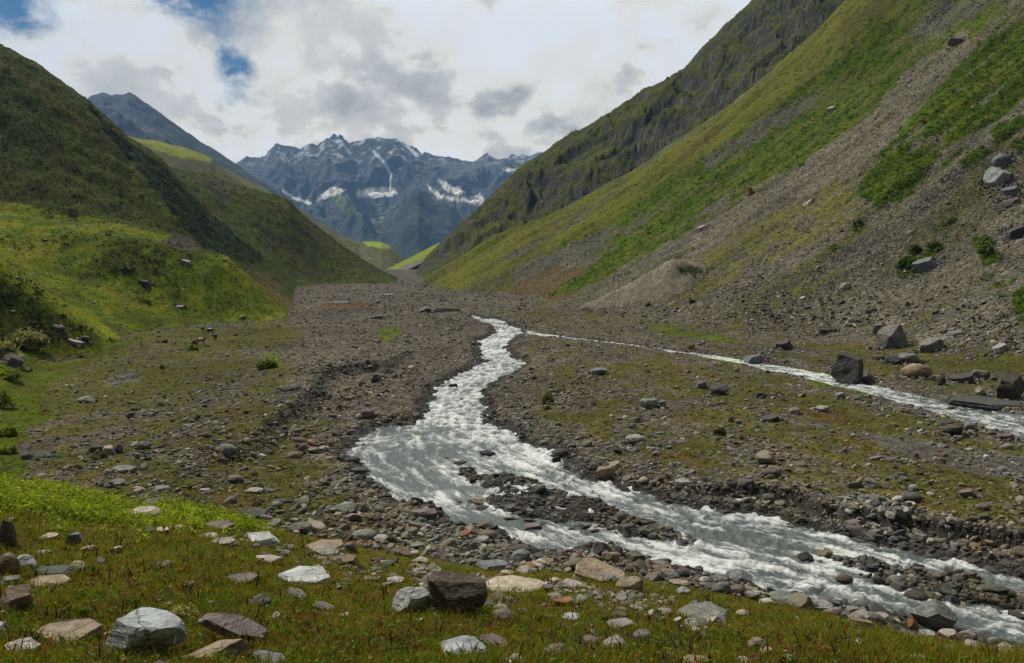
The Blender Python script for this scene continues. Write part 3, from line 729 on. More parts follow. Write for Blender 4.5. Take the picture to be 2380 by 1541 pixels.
# thin blue air
def haze(density=8.2e-5):
    m = bpy.data.materials.new('air'); m.use_nodes = True
    n = m.node_tree
    for q in list(n.nodes): n.nodes.remove(q)
    o_ = n.nodes.new('ShaderNodeOutputMaterial'); v = n.nodes.new('ShaderNodeVolumePrincipled')
    v.inputs['Color'].default_value = (.24, .52, 1, 1); v.inputs['Density'].default_value = density
    n.links.new(v.outputs[0], o_.inputs['Volume'])
    x, y0, y1, z0, z1 = 6500, -30, 7150, -420, 2300
    co = [(-x, y0, z0), (x, y0, z0), (x, y1, z0), (-x, y1, z0), (-x, y0, z1), (x, y0, z1), (x, y1, z1), (-x, y1, z1)]
    o = mesh_from('haze', np.array(co), np.array([(3, 2, 1, 0), (4, 5, 6, 7), (0, 1, 5, 4), (1, 2, 6, 5), (2, 3, 7, 6), (3, 0, 4, 7)]), m, smooth_=False)
    tag(o, kind='stuff')
haze()
cy = sc.cycles
cy.max_bounces = 4; cy.diffuse_bounces = 2; cy.glossy_bounces = 2; cy.transmission_bounces = 2; cy.volume_bounces = 0; cy.transparent_max_bounces = 4
cy.use_denoising = True
cy.caustics_reflective = False; cy.caustics_refractive = False
# ------------------------------------------------------------------ water
CEN = fp([(1112, 737), (1165, 752), (1185, 768), (1148, 788), (1142, 812), (1168, 838), (1160, 858), (1110, 878), (1066, 912), (1062, 945), (1055, 975), (1050, 1010), (1080, 1050), (1150, 1085), (1260, 1130), (1400, 1190), (1560, 1240), (1750, 1280), (1950, 1325), (2150, 1385), (2379, 1440), (2600, 1500), (3200, 1680)])
SC_ = [floor_pt(x, y) for x, y, w in SIDE]
def flow(X, Y, line):
    best = np.full(X.shape, 1e9); s = np.zeros(X.shape); t = np.zeros(X.shape); acc = 0.0
    for (ax, ay), (bx, by) in zip(line[:-1], line[1:]):
        dx, dy = bx - ax, by - ay; L = math.hypot(dx, dy); dx /= L; dy /= L
        a = (X - ax) * dx + (Y - ay) * dy; q = np.clip(a, 0, L)
        d = np.hypot(X - ax - q * dx, Y - ay - q * dy); m = d < best
        best = np.where(m, d, best); s = np.where(m, acc + a, s); t = np.where(m, -(X - ax) * dy + (Y - ay) * dx, t)
        acc += L
    return s, t
m_w, nt, b = newmat('stream_water')
fo = nd(nt, 'ShaderNodeAttribute', attribute_name='Foam'); uvw = nd(nt, 'ShaderNodeAttribute', attribute_name='Col')
mp = nd(nt, 'ShaderNodeMapping'); mp.inputs['Scale'].default_value = (1.1, 3.4, 1); lk(nt, uvw.outputs['Vector'], mp.inputs[0])
n1 = nd(nt, 'ShaderNodeTexNoise', Scale=1.0, Detail=6.0, Roughness=.65, Distortion=.6); lk(nt, mp.outputs[0], n1.inputs['Vector'])
n2 = nd(nt, 'ShaderNodeTexNoise', Scale=4.5, Detail=5.0, Roughness=.6, Distortion=.4); lk(nt, mp.outputs[0], n2.inputs['Vector'])
f = mth(nt, 'ADD', fo.outputs['Fac'], mth(nt, 'MULTIPLY', mth(nt, 'SUBTRACT', n1.outputs[0], .5), 1.5))
f = mth(nt, 'ADD', f, mth(nt, 'MULTIPLY', mth(nt, 'SUBTRACT', n2.outputs[0], .5), 1.1))
fr = ramp(nt, f, [(.26, 0), (.46, .22), (.64, .60), (.95, .95)])
cw = mixcol(nt, 'MIX', (.085, .108, .108), (.74, .78, .79), fr)
lk(nt, cw, b.inputs['Base Color'])
lk(nt, ramp(nt, fr, [(0, .14), (.6, .7)]), b.inputs['Roughness'])
b.inputs['IOR'].default_value = 1.33
bp = nd(nt, 'ShaderNodeBump', Strength=.55, Distance=.22)
lk(nt, mth(nt, 'ADD', mth(nt, 'MULTIPLY', n2.outputs[0], .45), n1.outputs[0]), bp.inputs['Height']); lk(nt, bp.outputs[0], b.inputs['Normal'])
def water(name, mask, line, turb, amp, lvl):
    m = mask
    q = quads(NR, NC)
    keep = m.ravel()[q].any(1); q = q[keep]
    idx, inv = np.unique(q.ravel(), return_inverse=True)
    X, Y = XX.ravel()[idx], YY.ravel()[idx]
    s, t = flow(X, Y, line); P, Q = PXf.ravel()[idx], PYf.ravel()[idx]
    T = turb(P, Q, s, t)
    Yb = 0 * s; s0 = float(flow(np.array([floor_pt(1050, 1040)[0]]), np.array([floor_pt(1050, 1040)[1]]), line)[0][0]) if name == 'river' and line is CEN else 1e9
    sw = np.where(s < s0, s * 3.0, s0 * 3.0 + (s - s0)) if s0 < 1e8 else s * 2.2
    s2 = s + 1.5 * fbm(s / 6, t / 5, 2, 301)
    cr = ridged(s2 / 1.7, t / 2.0, 4, 302) - .42          # standing waves across the flow
    st = fbm(sw / 4.5, t / .8, 4, 303)                      # streaks along it
    lo = fbm(s / 9, t / 5, 3, 304)
    upw = smooth(s0 + 6, s0 - 6, s) if s0 < 1e8 else 0 * s + .6
    foam = T + (.42 + .33 * upw) * cr + (.58 - .2 * upw) * st + .25 * lo - .03 * (1 - upw)
    Z = zfloor(Y) + lvl + amp * (T + .25) * (cr * .9 + .35 * st + .3 * fbm(s / .8, t / .7, 2, 305))
    o = mesh_from(name, np.stack([X, Y, Z], -1), inv.reshape(-1, 4), m_w, np.stack([sw, t, 0 * s], -1), True, extra={'Foam': foam})
    tag(o, kind='structure'); return o
def blobs(P, Q, L):
    r = np.zeros(P.shape)
    for x, y, w, h, a in L: r += a * np.exp(-((P - x) / w) ** 2 - ((Q - y) / h) ** 2)
    return r
def turb1(P, Q, s, t):
    return np.clip(.50 + blobs(P, Q, [(880, 1065, 100, 50, -.14), (960, 1115, 70, 28, -.18), (1100, 960, 120, 60, .10), (1150, 800, 90, 60, .12), (1945, 1305, 60, 16, .25), (1920, 1290, 70, 14, .25), (1580, 1255, 60, 14, .3), (1250, 1245, 60, 12, .3), (1000, 1040, 60, 40, -.2), (860, 1000, 70, 14, -.2), (1260, 1060, 90, 30, .35), (1400, 1130, 110, 25, .30), (990, 1160, 50, 18, .3), (1090, 1205, 80, 14, -.25), (1230, 1262, 80, 12, -.4), (1300, 1205, 200, 16, -.5),
        (1640, 1300, 130, 25, .20), (1750, 1200, 90, 14, .2), (1560, 1160, 80, 14, -.35), (1700, 1245, 120, 14, -.2), (1480, 1255, 60, 10, -.25), (1880, 1350, 120, 18, .15), (1890, 1225, 70, 12, -.1), (2100, 1420, 120, 14, -.2), (2050, 1275, 160, 12, -.10), (2230, 1300, 60, 12, .2), (2250, 1440, 80, 14, -.2), (1830, 1280, 60, 14, -.25)]), .02, .9) - .12
wm = (SD < 1.6) & near & (YY < 320) & (isfg < .9) & (np.minimum(IA, IB) > -3.0)
water('river', wm & (YY > 30), CEN, turb1, .42, -.16)
sm = (SS < .7) & near & (SD > .2) & (XX > 0)
water('river', sm, SC_, lambda P, Q, s, t: .50 + 0 * s - .18 * smooth(2000, 2300, P), .14, -.10)
for i, P in enumerate(POOLS):
    pts = fp(P); c = np.mean(pts, 0)
    r = [(c[0] + (x - c[0]) * k_, c[1] + (y - c[1]) * k_) for k_ in (1.0,) for x, y in pts]
    n = 48; a = np.linspace(0, 2 * np.pi, n, endpoint=False)
    w_, h_ = np.ptp([p[0] for p in pts]) / 2, np.ptp([p[1] for p in pts]) / 2
    rad = 1 + .25 * fbm(np.cos(a) * 1.5 + i * 9, np.sin(a) * 1.5, 3, 311)
    X = np.append(c[0] + w_ * rad * np.cos(a), c[0]); Y = np.append(c[1] + h_ * rad * np.sin(a), c[1])
    Z = 0 * X + POOLZ[i][3]
    fa = np.array([(k_, (k_ + 1) % n, n) for k_ in range(n)])
    tag(mesh_from('pool', np.stack([X, Y, Z], -1), fa, m_w, np.stack([X, Y, 0 * X], -1), extra={'Foam': np.full(n + 1, .35)}), kind='structure')

# ------------------------------------------------------------------ stones
def ico(sub):
    p = (1 + 5 ** .5) / 2
    v = [(-1, p, 0), (1, p, 0), (-1, -p, 0), (1, -p, 0), (0, -1, p), (0, 1, p), (0, -1, -p), (0, 1, -p), (p, 0, -1), (p, 0, 1), (-p, 0, -1), (-p, 0, 1)]
    f = [(0, 11, 5), (0, 5, 1), (0, 1, 7), (0, 7, 10), (0, 10, 11), (1, 5, 9), (5, 11, 4), (11, 10, 2), (10, 7, 6), (7, 1, 8), (3, 9, 4), (3, 4, 2), (3, 2, 6), (3, 6, 8), (3, 8, 9), (4, 9, 5), (2, 4, 11), (6, 2, 10), (8, 6, 7), (9, 8, 1)]
    v = [np.array(a, float) / np.linalg.norm(a) for a in v]
    for _ in range(sub):
        cache = {}; nf = []
        def midp(a, b):
            k_ = (min(a, b), max(a, b))
            if k_ not in cache:
                q = v[a] + v[b]; v.append(q / np.linalg.norm(q)); cache[k_] = len(v) - 1
            return cache[k_]
        for a, b_, c in f:
            x, y, z = midp(a, b_), midp(b_, c), midp(c, a)
            nf += [(a, x, z), (b_, y, x), (c, z, y), (x, y, z)]
        f = nf
    return np.array(v), np.array(f)
ICO = {k_: ico(k_) for k_ in range(0, 6)}
def fbm3(p, s, oct, seed):
    x, y, z = p[:, 0] / s, p[:, 1] / s, p[:, 2] / s
    return (fbm(x + .71 * z, y - .53 * z, oct, seed) + fbm(y + 4.1 + .6 * x, z * 1.1 - .35 * x, oct, seed + 5)) * .7
def rock_shape(r, sub, kind):
    """unit rock: a sphere cut by planes, so that it gets facets and edges; returns coords in a 2x2x2 box"""
    v, f = ICO[sub]; p = v.copy()
    def cut(n, d):
        n = np.asarray(n, float); n = n / np.linalg.norm(n)
        e = np.maximum(0, p @ n - d); p[:] = p - e[:, None] * n
    if kind == 'r':
        for _ in range(5): cut(r.normal(size=3), r.uniform(.78, .95))
    elif kind == 's':
        cut((r.uniform(-.12, .12), r.uniform(-.25, .0), 1), .30); cut((0, 0, -1), .4)
        for a in np.arange(0, 6.28, 1.05) + r.uniform(0, 1): cut((math.cos(a), math.sin(a), r.uniform(-.2, .5)), r.uniform(.55, .85))
    elif kind == 'k':
        a0 = r.uniform(.2, .7)
        for q in range(4): cut((math.cos(a0 + q * 1.571 + r.uniform(-.25, .25)), math.sin(a0 + q * 1.571), r.uniform(-.05, .42)), r.uniform(.50, .70))
        cut((r.uniform(-.3, .3), r.uniform(-.4, -.05), 1), r.uniform(.46, .56))
        for _ in range(7): cut(r.normal(size=3), r.uniform(.64, .82))
    elif kind == 'w':
        cut((r.uniform(-.9, -.5), r.uniform(-.5, 0), 1), .42); cut((r.uniform(.4, .9), r.uniform(-.6, -.1), .8), .50)
        for _ in range(6): cut(r.normal(size=3), r.uniform(.6, .85))
    else:
        cut((r.uniform(-.3, .3), r.uniform(-.3, .1), 1), r.uniform(.5, .65))
        for _ in range(9): cut(r.normal(size=3), r.uniform(.55, .85))
    lo, hi = p.min(0), p.max(0)
    return (p - (lo + hi) / 2) / ((hi - lo) / 2), f
PAL = np.array([(.132, .128, .114), (.178, .172, .152), (.240, .228, .198), (.120, .132, .114), (.180, .156, .112), (.160, .140, .124), (.070, .068, .064), (.36, .34, .30), (.18, .105, .055)])
PALW = np.array([.22, .19, .16, .13, .10, .07, .08, .055, .015]); PALW = PALW / PALW.sum()
m_stone = col_material('stone', [1.2, 9.0], .22, .35, .08, .8)
def scatter_stones(name, X, Y, Z, size, flatn, colr, sub, kinds, seed, yaw=None, tilt=.25, kind='stuff'):
    """one mesh of very many small stones"""
    r = np.random.default_rng(seed)
    var = [rock_shape(r, sub, kinds[i % len(kinds)]) for i in range(24)]
    vs_ = np.array([v[0] for v in var]); f = var[0][1]
    n = len(X); w = r.integers(0, 24, n)
    P = vs_[w] * .5
    P = P * np.stack([r.uniform(.85, 1.35, n), r.uniform(.65, 1.0, n), flatn], -1)[:, None, :]
    a = r.uniform(0, 6.28, n) if yaw is None else yaw + r.normal(0, .5, n)
    tx, ty = r.normal(0, tilt, n), r.normal(0, tilt, n)
    P[..., 2] += P[..., 0] * tx[:, None] + P[..., 1] * ty[:, None]
    c, s = np.cos(a)[:, None], np.sin(a)[:, None]
    Q = np.stack([P[..., 0] * c - P[..., 1] * s, P[..., 0] * s + P[..., 1] * c, P[..., 2]], -1) * size[:, None, None]
    Q += np.stack([X, Y, Z], -1)[:, None, :]
    nv = Q.shape[1]
    fa = (f[None] + (np.arange(n) * nv)[:, None, None]).reshape(-1, 3)
    C = np.repeat(colr, nv, 0) * np.repeat(r.uniform(.9, 1.1, n), nv)[:, None]
    o = mesh_from(name, Q.reshape(-1, 3), fa, m_stone, C, False)
    if kind: tag(o, kind=kind)
    return o
def pick(r, n, w=PALW): return PAL[r.choice(len(PAL), n, p=w)] * r.uniform(.75, 1.3, n)[:, None]
WETC = np.array([.034, .035, .036])
r = np.random.default_rng(71)
# -- on the valley floor
n = 90000
px, py = r.uniform(-160, 2540, n), 648 + 800 * r.uniform(0, 1, n)
X, Y, Z = hit(px, py); ok = np.isfinite(Y); X, Y, Z, px, py = X[ok], Y[ok], Z[ok], px[ok], py[ok]
flz = grid_at(fl.astype(float), X, Y); sd = grid_at(SD, X, Y); ss = grid_at(SS, X, Y); ga = grid_at(Grass, X, Y); ib = np.minimum(grid_at(IA, X, Y), grid_at(IB, X, Y)); st = grid_at(Stony, X, Y)
clump = fbm(X / 5, Y / 7, 3, 72)
pr = np.where(sd < -.3, np.where(ib < .4, .95, .11), .80 + .25 * clump)
pr = np.where(ss < .0, .04, pr) * (1 - .55 * ga) * (.25 + .75 * st) * (1 - .85 * grid_at(glm.astype(float), X, Y))
pr = pr * (1 - .35 * smooth(300, 420, Y))
keep = (flz > .5) & (r.uniform(0, 1, len(X)) < pr * (.25 + .75 * smooth(.55, .8, grid_at(NZ, X, Y)))) & (Y > 30) & (grid_at(cone, X, Y) < .5)
X, Y, Z, sd, ss, ib = X[keep], Y[keep], Z[keep], sd[keep], ss[keep], ib[keep]
n = len(X)
size = np.maximum(r.lognormal(math.log(.22), .55, n), r.uniform(2.6, 6.0, n) * Y / F) * np.where(ib < .5, .95, 1)
barn = fbm((X - .3 * Y) / 5, Y / 22, 3, 172); barc = fbm((X - .3 * Y) / 7, Y / 30, 3, 173)
size = np.minimum(size, np.maximum(1.1, 9 * Y / F)) * np.clip(1 + .75 * barn, .5, 1.7)
colr = pick(r, n) * (1 + .22 * barc)[:, None] * np.where(barc[:, None] > 0, np.array([.97, 1.0, 1.03]), np.array([1.05, 1.0, .90]))
wetf = np.clip(1 - np.minimum(np.where(ib < .5, 0.15 * ib, sd), ss) / .8, 0, 1) * .7
wetf = np.where(ib < -.7, wetf * .55, wetf)
colr = colr * (1 - wetf[:, None]) + WETC * r.uniform(.6, 1.6, n)[:, None] * wetf[:, None]
flatn = r.uniform(.35, .75, n)
FLOOR = dict(X=X, Y=Y, size=size, colr=colr, flatn=flatn)
# -- on the right slope
n = 60000
px, py = r.uniform(950, 2540, n), r.uniform(-40, 960, n)
X, Y, Z = hit(px, py); ok = np.isfinite(Y); X, Y, px, py = X[ok], Y[ok], px[ok], py[ok]
rz, st, shv = grid_at(RS.astype(float), X, Y), grid_at(Stony, X, Y), grid_at(Shrub, X, Y)
cl = fbm(X / 12, Y / 12, 3, 75)
pr = np.clip(st, .06, 1) * (.65 + .5 * cl) * (1 - .97 * shv)
pr = pr * np.where(grid_at(cone, X, Y) > .5, .08, 1)
pr = pr * np.where(py > np.interp(px, [950, 1300, 2379], [620, 640, 560]), 1.0, .75)
keep = (rz > .5) & (r.uniform(0, 1, len(X)) < pr)
X, Y = X[keep], Y[keep]; n = len(X)
low = np.clip(1 - grid_at(rh, X, Y) / 14, 0, 1) * (Y < 230)
size = np.maximum(r.lognormal(math.log(.26), .5, n) * (1 + 1.4 * low), r.uniform(1.8, 4.4, n) * Y / F)
size = np.minimum(size, np.maximum(.5, r.uniform(8, 20, n) * Y / F))
w2 = PALW * np.array([.8, 1, 1.7, .9, 1.6, 1.2, .4, 2.6, .6]); w2 /= w2.sum()
colr = pick(r, n, w2) * (1.05 - .15 * low)[:, None]
flatn = r.uniform(.25, .55, n)
zb = grid_at(ZZ, X, Y) + size * .10
scatter_stones('scree', X, Y, zb, size, flatn, colr, 0, ['s', 'b', 'k'], 76, tilt=.45)
# -- few pale ones on the left slopes
n = 2600
px, py = r.uniform(-100, 900, n), r.uniform(200, 1000, n)
X, Y, Z = hit(px, py); ok = np.isfinite(Y); X, Y = X[ok], Y[ok]
lz = grid_at(LS.astype(float), X, Y); cl = fbm(X / 25, Y / 25, 3, 77)
keep = (lz > .5) & (r.uniform(0, 1, len(X)) < .32 + .5 * cl)
X, Y = X[keep], Y[keep]; n = len(X)
size = np.maximum(r.lognormal(math.log(.4), .5, n), r.uniform(2.0, 4.2, n) * Y / F)
scatter_stones('scree', X, Y, grid_at(ZZ, X, Y) + .08 * size, size, r.uniform(.25, .5, n), pick(r, n) * 1.25, 0, ['s', 'b'], 78, tilt=.4)
# ------------------------------------------------------------------ single rocks, one object each
RC = dict(w=(.42, .44, .45), p=(.40, .355, .33), c=(.42, .37, .29), t=(.27, .215, .155), T=(.17, .13, .095), g=(.19, .188, .178), l=(.30, .295, .28), e=(.185, .205, .185),
          d=(.078, .078, .078), D=(.082, .070, .060), b=(.165, .182, .190), k=(.030, .031, .032), o=(.25, .125, .06), v=(.16, .135, .132), B=(.33, .365, .385))
m_rock, nt, b = newmat('rock')
at = nd(nt, 'ShaderNodeAttribute', attribute_name='Col'); tcn = nd(nt, 'ShaderNodeTexCoord')
oi = nd(nt, 'ShaderNodeObjectInfo')
ofs = nd(nt, 'ShaderNodeVectorMath', operation='ADD'); lk(nt, tcn.outputs['Object'], ofs.inputs[0])
mm_ = nd(nt, 'ShaderNodeVectorMath', operation='SCALE'); lk(nt, oi.outputs['Location'], mm_.inputs[0]); mm_.inputs[3].default_value = .37
lk(nt, mm_.outputs[0], ofs.inputs[1])
def rn(scale, det, dist=0., sc3=None):
    src = ofs.outputs[0]
    if sc3:
        q = nd(nt, 'ShaderNodeMapping'); q.inputs['Scale'].default_value = sc3; q.inputs['Rotation'].default_value = (.3, .2, .5); lk(nt, src, q.inputs[0]); src = q.outputs[0]
    z = nd(nt, 'ShaderNodeTexNoise', Scale=scale, Detail=det, Roughness=.62, Distortion=dist); lk(nt, src, z.inputs['Vector']); return z.outputs[0]
a1, a2, a3 = rn(1.3, 6, .4), rn(7, 5), rn(2.2, 5, .3, (1, 1, 6))
c_ = mixcol(nt, 'MULTIPLY', at.outputs['Color'], ramp(nt, a1, [(.3, .62), (.5, 1.0), (.7, 1.30)]))
c_ = mixcol(nt, 'MULTIPLY', c_, ramp(nt, a2, [(.3, .72), (.7, 1.25)]))
c_ = mixcol(nt, 'MULTIPLY', c_, ramp(nt, a3, [(.38, .70), (.55, 1.08)]), .6)
c_ = mixcol(nt, 'MIX', c_, (.13, .10, .045), ramp(nt, rn(3.1, 6, .2), [(.60, 0), (.72, .45)]))
wv = nd(nt, 'ShaderNodeTexNoise', Scale=2.4, Detail=4.0); lk(nt, ofs.outputs[0], wv.inputs['Vector'])
cv = nd(nt, 'ShaderNodeTexVoronoi', Scale=.9, feature='DISTANCE_TO_EDGE'); lk(nt, mixcol(nt, 'ADD', ofs.outputs[0], wv.outputs['Color'], .55), cv.inputs['Vector'])
crk = ramp(nt, cv.outputs['Distance'], [(.0, .35), (.022, 1.0)])
c_ = mixcol(nt, 'MULTIPLY', c_, crk, ramp(nt, rn(1.0, 2), [(.42, 0), (.6, 1)]))
c_ = mixcol(nt, 'MIX', c_, (.34, .33, .27), ramp(nt, rn(11, 4, .3), [(.62, 0), (.68, .35)]))
lk(nt, c_, b.inputs['Base Color'])
b.inputs['Roughness'].default_value = .82; b.inputs['Specular IOR Level'].default_value = .25
bp = nd(nt, 'ShaderNodeBump', Strength=.75, Distance=.12)
lk(nt, mth(nt, 'ADD', mth(nt, 'ADD', a1, mth(nt, 'MULTIPLY', a2, .45)), mth(nt, 'MULTIPLY_ADD', crk, .35, mth(nt, 'MULTIPLY', a3, .8))), bp.inputs['Height']); lk(nt, bp.outputs[0], b.inputs['Normal'])

MARKS = []           # landmarks for describing their neighbours
CROP = {3: (.5008, 0, 650.7), 4: (.5008, 1189.9, 650.7), 5: (.3516, 0, 1022.6), 6: (.3516, 790.2, 1022.6), 7: (.3516, 1543.2, 1022.6), 2: (.5008, 1189.9, 0), 1: (.5008, 0, 0), 0: (1, 0, 0)}
ALLROCKS = []
def make_rock(name, X, Y, w, d, h, kind, colr, yaw, tilt, seed, sub, label, group, sink=.2, pitch=0.0):
    r_ = np.random.default_rng(seed)
    p, f_ = rock_shape(r_, sub, kind)
    if sub >= 3:
        nrm_ = p / np.linalg.norm(p, axis=1)[:, None]
        p = p + nrm_ * ((.075 * fbm3(p, .75, 4, seed) + .02 * fbm3(p, .2, 3, seed + 3) * (1 if sub > 3 else 0)))[:, None]
        lay = p[:, 2] * 7 + 1.2 * fbm3(p, 1.0, 2, seed + 9)
        p = p * (1 + .018 * np.sign(np.sin(lay)) * np.abs(np.sin(lay)) ** .4)[:, None] if kind in 'sk' else p
    p = p * np.array([w, d, h]) * .5
    c, s = math.cos(yaw), math.sin(yaw); p = np.stack([p[:, 0] * c - p[:, 1] * s, p[:, 0] * s + p[:, 1] * c, p[:, 2]], -1)
    if yaw: p[:, 0] *= w / np.ptp(p[:, 0])
    c, s = math.cos(tilt), math.sin(tilt); p = np.stack([p[:, 0] * c + p[:, 2] * s, p[:, 1], -p[:, 0] * s + p[:, 2] * c], -1)
    c, s = math.cos(pitch), math.sin(pitch); p = np.stack([p[:, 0], p[:, 1] * c - p[:, 2] * s, p[:, 1] * s + p[:, 2] * c], -1)
    zmin = p[:, 2].min(); p[:, 2] -= zmin
    Hh = p[:, 2].max()
    if Y < 1e3:
        gz = float(grid_at(ZZ, np.array([X]), np.array([Y]))[0])
        gf = float(grid_at(ZZ, np.array([X * (1 - d * .4 / Y)]), np.array([Y - d * .4]))[0])
        gz = min(gz, gf)
        if float(grid_at(SD, np.array([X]), np.array([Y]))[0]) < 0: gz = max(gz, zfloor(Y) - .35)
    cc_ = np.repeat(np.array(colr)[None], len(p), 0) * (1 + .10 * fbm3(p, max(w, .2) * .6, 3, seed + 21))[:, None]
    o = mesh_from(name, p, f_, m_rock, np.clip(cc_, .01, .8), smooth_=(sub >= 3))
    if sub >= 3: o.data.set_sharp_from_angle(angle=math.radians(28))
    o.location = (X, Y, gz - sink * Hh)
    tag(o, label, 'rock' if max(w, h) < 1.0 else 'boulder', group)
    ALLROCKS.append(o)
    return o
def R(crop, cx, cyb, w, h, kind, key, label, mark=None, tilt=0, yaw=None, dep=None, seed=None, sink=.16, hk=None, pitch=0):
    k_, ox, oy = CROP[crop]
    px, py, wp, hp = cx * k_ + ox, cyb * k_ + oy, w * k_, h * k_
    X, Y, Z = hit(px, py); X, Y = float(X[0]), float(Y[0])
    if not np.isfinite(Y): print('no ground', label); return
    s_ = Y / F
    W_ = wp * s_; dk = dep if dep else {'s': .75, 'k': .8, 'r': .85, 'w': .7, 'b': .8}[kind]
    D_ = W_ * dk
    dl = math.atan(-float(ray_at(px, py, 1.0)[1]))
    Hh = max((hp * s_ - D_ * math.sin(dl) * .62) / math.cos(dl), hp * s_ * .5, .06 * W_)
    if hk: Hh = hk * W_
    if py > 1190 and kind != 'k' and not hk: sink = .30; Hh *= .88
    Hh /= (1 - sink)
    sd_ = seed if seed is not None else int(cx * 7 + cyb * 13 + w) % 9973
    yw = yaw if yaw is not None else (sd_ % 40 - 20) / 100
    name = 'boulder' if max(W_, Hh) > 1.0 else 'rock'
    sub = 5 if wp > 85 else 4 if wp > 40 else 3 if wp > 16 else 2
    Yc = Y + D_ * .36
    make_rock(name, X * Yc / Y, Yc, W_ * 1.03, D_, Hh, kind, RC[key], yw, math.radians(tilt), sd_, sub, label, None, sink, pitch)
    if mark: MARKS.append((px, py - hp / 2, mark))
# foreground, left part
R(5, 940, 528, 245, 112, 'b', 'p', 'pale pinkish rounded boulder half sunk in the bright green shrubs', 'the pale pink boulder in the shrubs', seed=3)
R(5, 500, 698, 130, 112, 'b', 'b', 'dark blue grey rough boulder standing alone in the meadow at left', 'the dark blue grey boulder', seed=12)
R(5, 310, 662, 145, 52, 'w', 'c', 'pale wedge of flat rock left of the dark blue grey boulder', tilt=-12)
R(5, 52, 705, 100, 210, 'r', 'D', 'tall dark boulder cut off by the left edge of the picture', 'the tall dark boulder at the edge')
R(5, 165, 866, 140, 132, 'r', 'w', 'smooth white boulder tucked behind the brown rounded boulder at left')
R(5, 58, 890, 134, 172, 'r', 'T', 'brown rounded boulder with a dark flank at the left edge', 'the brown rounded boulder')
R(5, 490, 862, 130, 84, 'w', 'p', 'small pointed lilac white rock in green herbs', 'the pointed lilac white rock', tilt=-14)
R(5, 330, 905, 290, 55, 's', 'd', 'dark slate slab lying on top of a tan slab at left', tilt=4)
R(5, 310, 968, 340, 68, 's', 't', 'long tan slab under the dark slate slab at left')
R(5, 72, 960, 145, 72, 'k', 'g', 'flat grey block on top of the big tan brown block, left edge')
R(5, 110, 1150, 218, 190, 'k', 'T', 'big tan brown squared block at the left edge', 'the big tan brown block', yaw=.35)
R(5, 430, 1345, 440, 132, 's', 't', 'wide tan slab with a cracked rim, bottom left', 'the wide tan slab', tilt=-4, seed=31)
R(5, 140, 1410, 260, 110, 's', 'p', 'pale pinkish slab in front of the wide tan slab, bottom left corner')
R(5, 705, 1318, 100, 66, 'w', 'p', 'small pale rock wedged beside the big angular blue white boulder')
R(5, 965, 1430, 545, 288, 'b', 'B', 'big angular blue white boulder with a jagged top, bottom left', 'the big blue white boulder', seed=40, dep=.62, hk=.46)
R(5, 1540, 1330, 460, 205, 's', 'v', 'grey brown slab leaning down to the right above the tan block', 'the leaning grey brown slab', tilt=20, dep=.42, hk=.15)
R(5, 1415, 1462, 485, 160, 'k', 't', 'long tan block with a squared end face at the bottom', 'the long tan block', tilt=-10, yaw=.3, dep=.5)
R(5, 1770, 1478, 260, 84, 's', 'b', 'dark bluish slab poking into the bottom edge beside the tan block', tilt=10)
R(5, 1725, 696, 272, 98, 'k', 'w', 'white block with a grey green side above the meadow edge', 'the white block', seed=71)
R(5, 1470, 694, 212, 56, 's', 'l', 'flat pale slab left of the white block', tilt=-8)
R(5, 1705, 1095, 185, 92, 'w', 'd', 'low dark rock overgrown with leaves in the middle of the meadow', 'the low dark rock')
R(5, 1990, 948, 420, 102, 's', 'w', 'long white cracked slab lying in the meadow', 'the long white slab', seed=77, tilt=-3)
R(5, 1580, 944, 240, 54, 's', 'v', 'flat grey brown slab touching the left end of the long white slab')
R(5, 1745, 802, 220, 38, 's', 'p', 'thin pinkish slab behind the long white slab', 'the thin pinkish slab')
R(5, 1955, 1048, 150, 66, 's', 'g', 'grey slab sloping right in the red brown meadow', tilt=22)
R(5, 1430, 588, 236, 48, 's', 'v', 'low flat grey slab at the edge of the bright shrubs')
R(5, 1065, 614, 110, 44, 's', 'c', 'cream flat rock just below the pink boulder in the shrubs')
R(5, 1180, 596, 70, 40, 'b', 'c', 'small cream rock next to the cream flat rock, below the shrubs')
R(5, 1375, 648, 150, 42, 's', 'c', 'thin cream slab between the shrubs and the white block')
R(5, 1730, 596, 170, 48, 's', 'T', 'flat brown slab on the edge between meadow and gravel')
R(5, 2150, 740, 300, 118, 's', 't', 'broad tan slab split in two at the meadow edge', 'the broad split tan slab', seed=85)
R(5, 2150, 775, 195, 86, 's', 'l', 'pale grey slab leaning on the broad split tan slab', tilt=12)
R(5, 2250, 815, 195, 64, 's', 'T', 'brown slab in front of the broad split tan slab')
R(5, 765, 740, 76, 50, 'b', 'p', 'small pinkish white rock among dark stalks, left meadow', 'the small pinkish white rock')
R(5, 1090, 842, 105, 52, 's', 'v', 'pinkish grey rock buried in the middle of the left meadow')
R(5, 1265, 972, 92, 54, 'b', 'v', 'rounded pinkish rock left of the long white slab')
R(5, 590, 900, 34, 22, 'b', 'w', 'tiny white rock right of the pointed lilac white rock')
R(5, 280, 755, 120, 34, 's', 'l', 'thin pale slab below the dark blue grey boulder')
R(5, 420, 728, 40, 20, 'b', 'l', 'tiny pale rock at the foot of the dark blue grey boulder')
R(5, 570, 732, 100, 30, 's', 'c', 'cream sliver of rock in grass below the dark blue grey boulder', tilt=-10)
R(5, 1905, 720, 110, 38, 's', 'v', 'flat brownish rock right of the white block')
R(5, 65, 532, 60, 28, 'b', 'p', 'small pale rock above the tall dark boulder at the left edge')
R(5, 2150, 1125, 170, 34, 's', 'v', 'narrow brownish slab in red brown grass below the grey slab', tilt=14)
R(5, 2270, 1170, 90, 34, 's', 'p', 'small pale slab in the meadow left of the dark brown boulder')
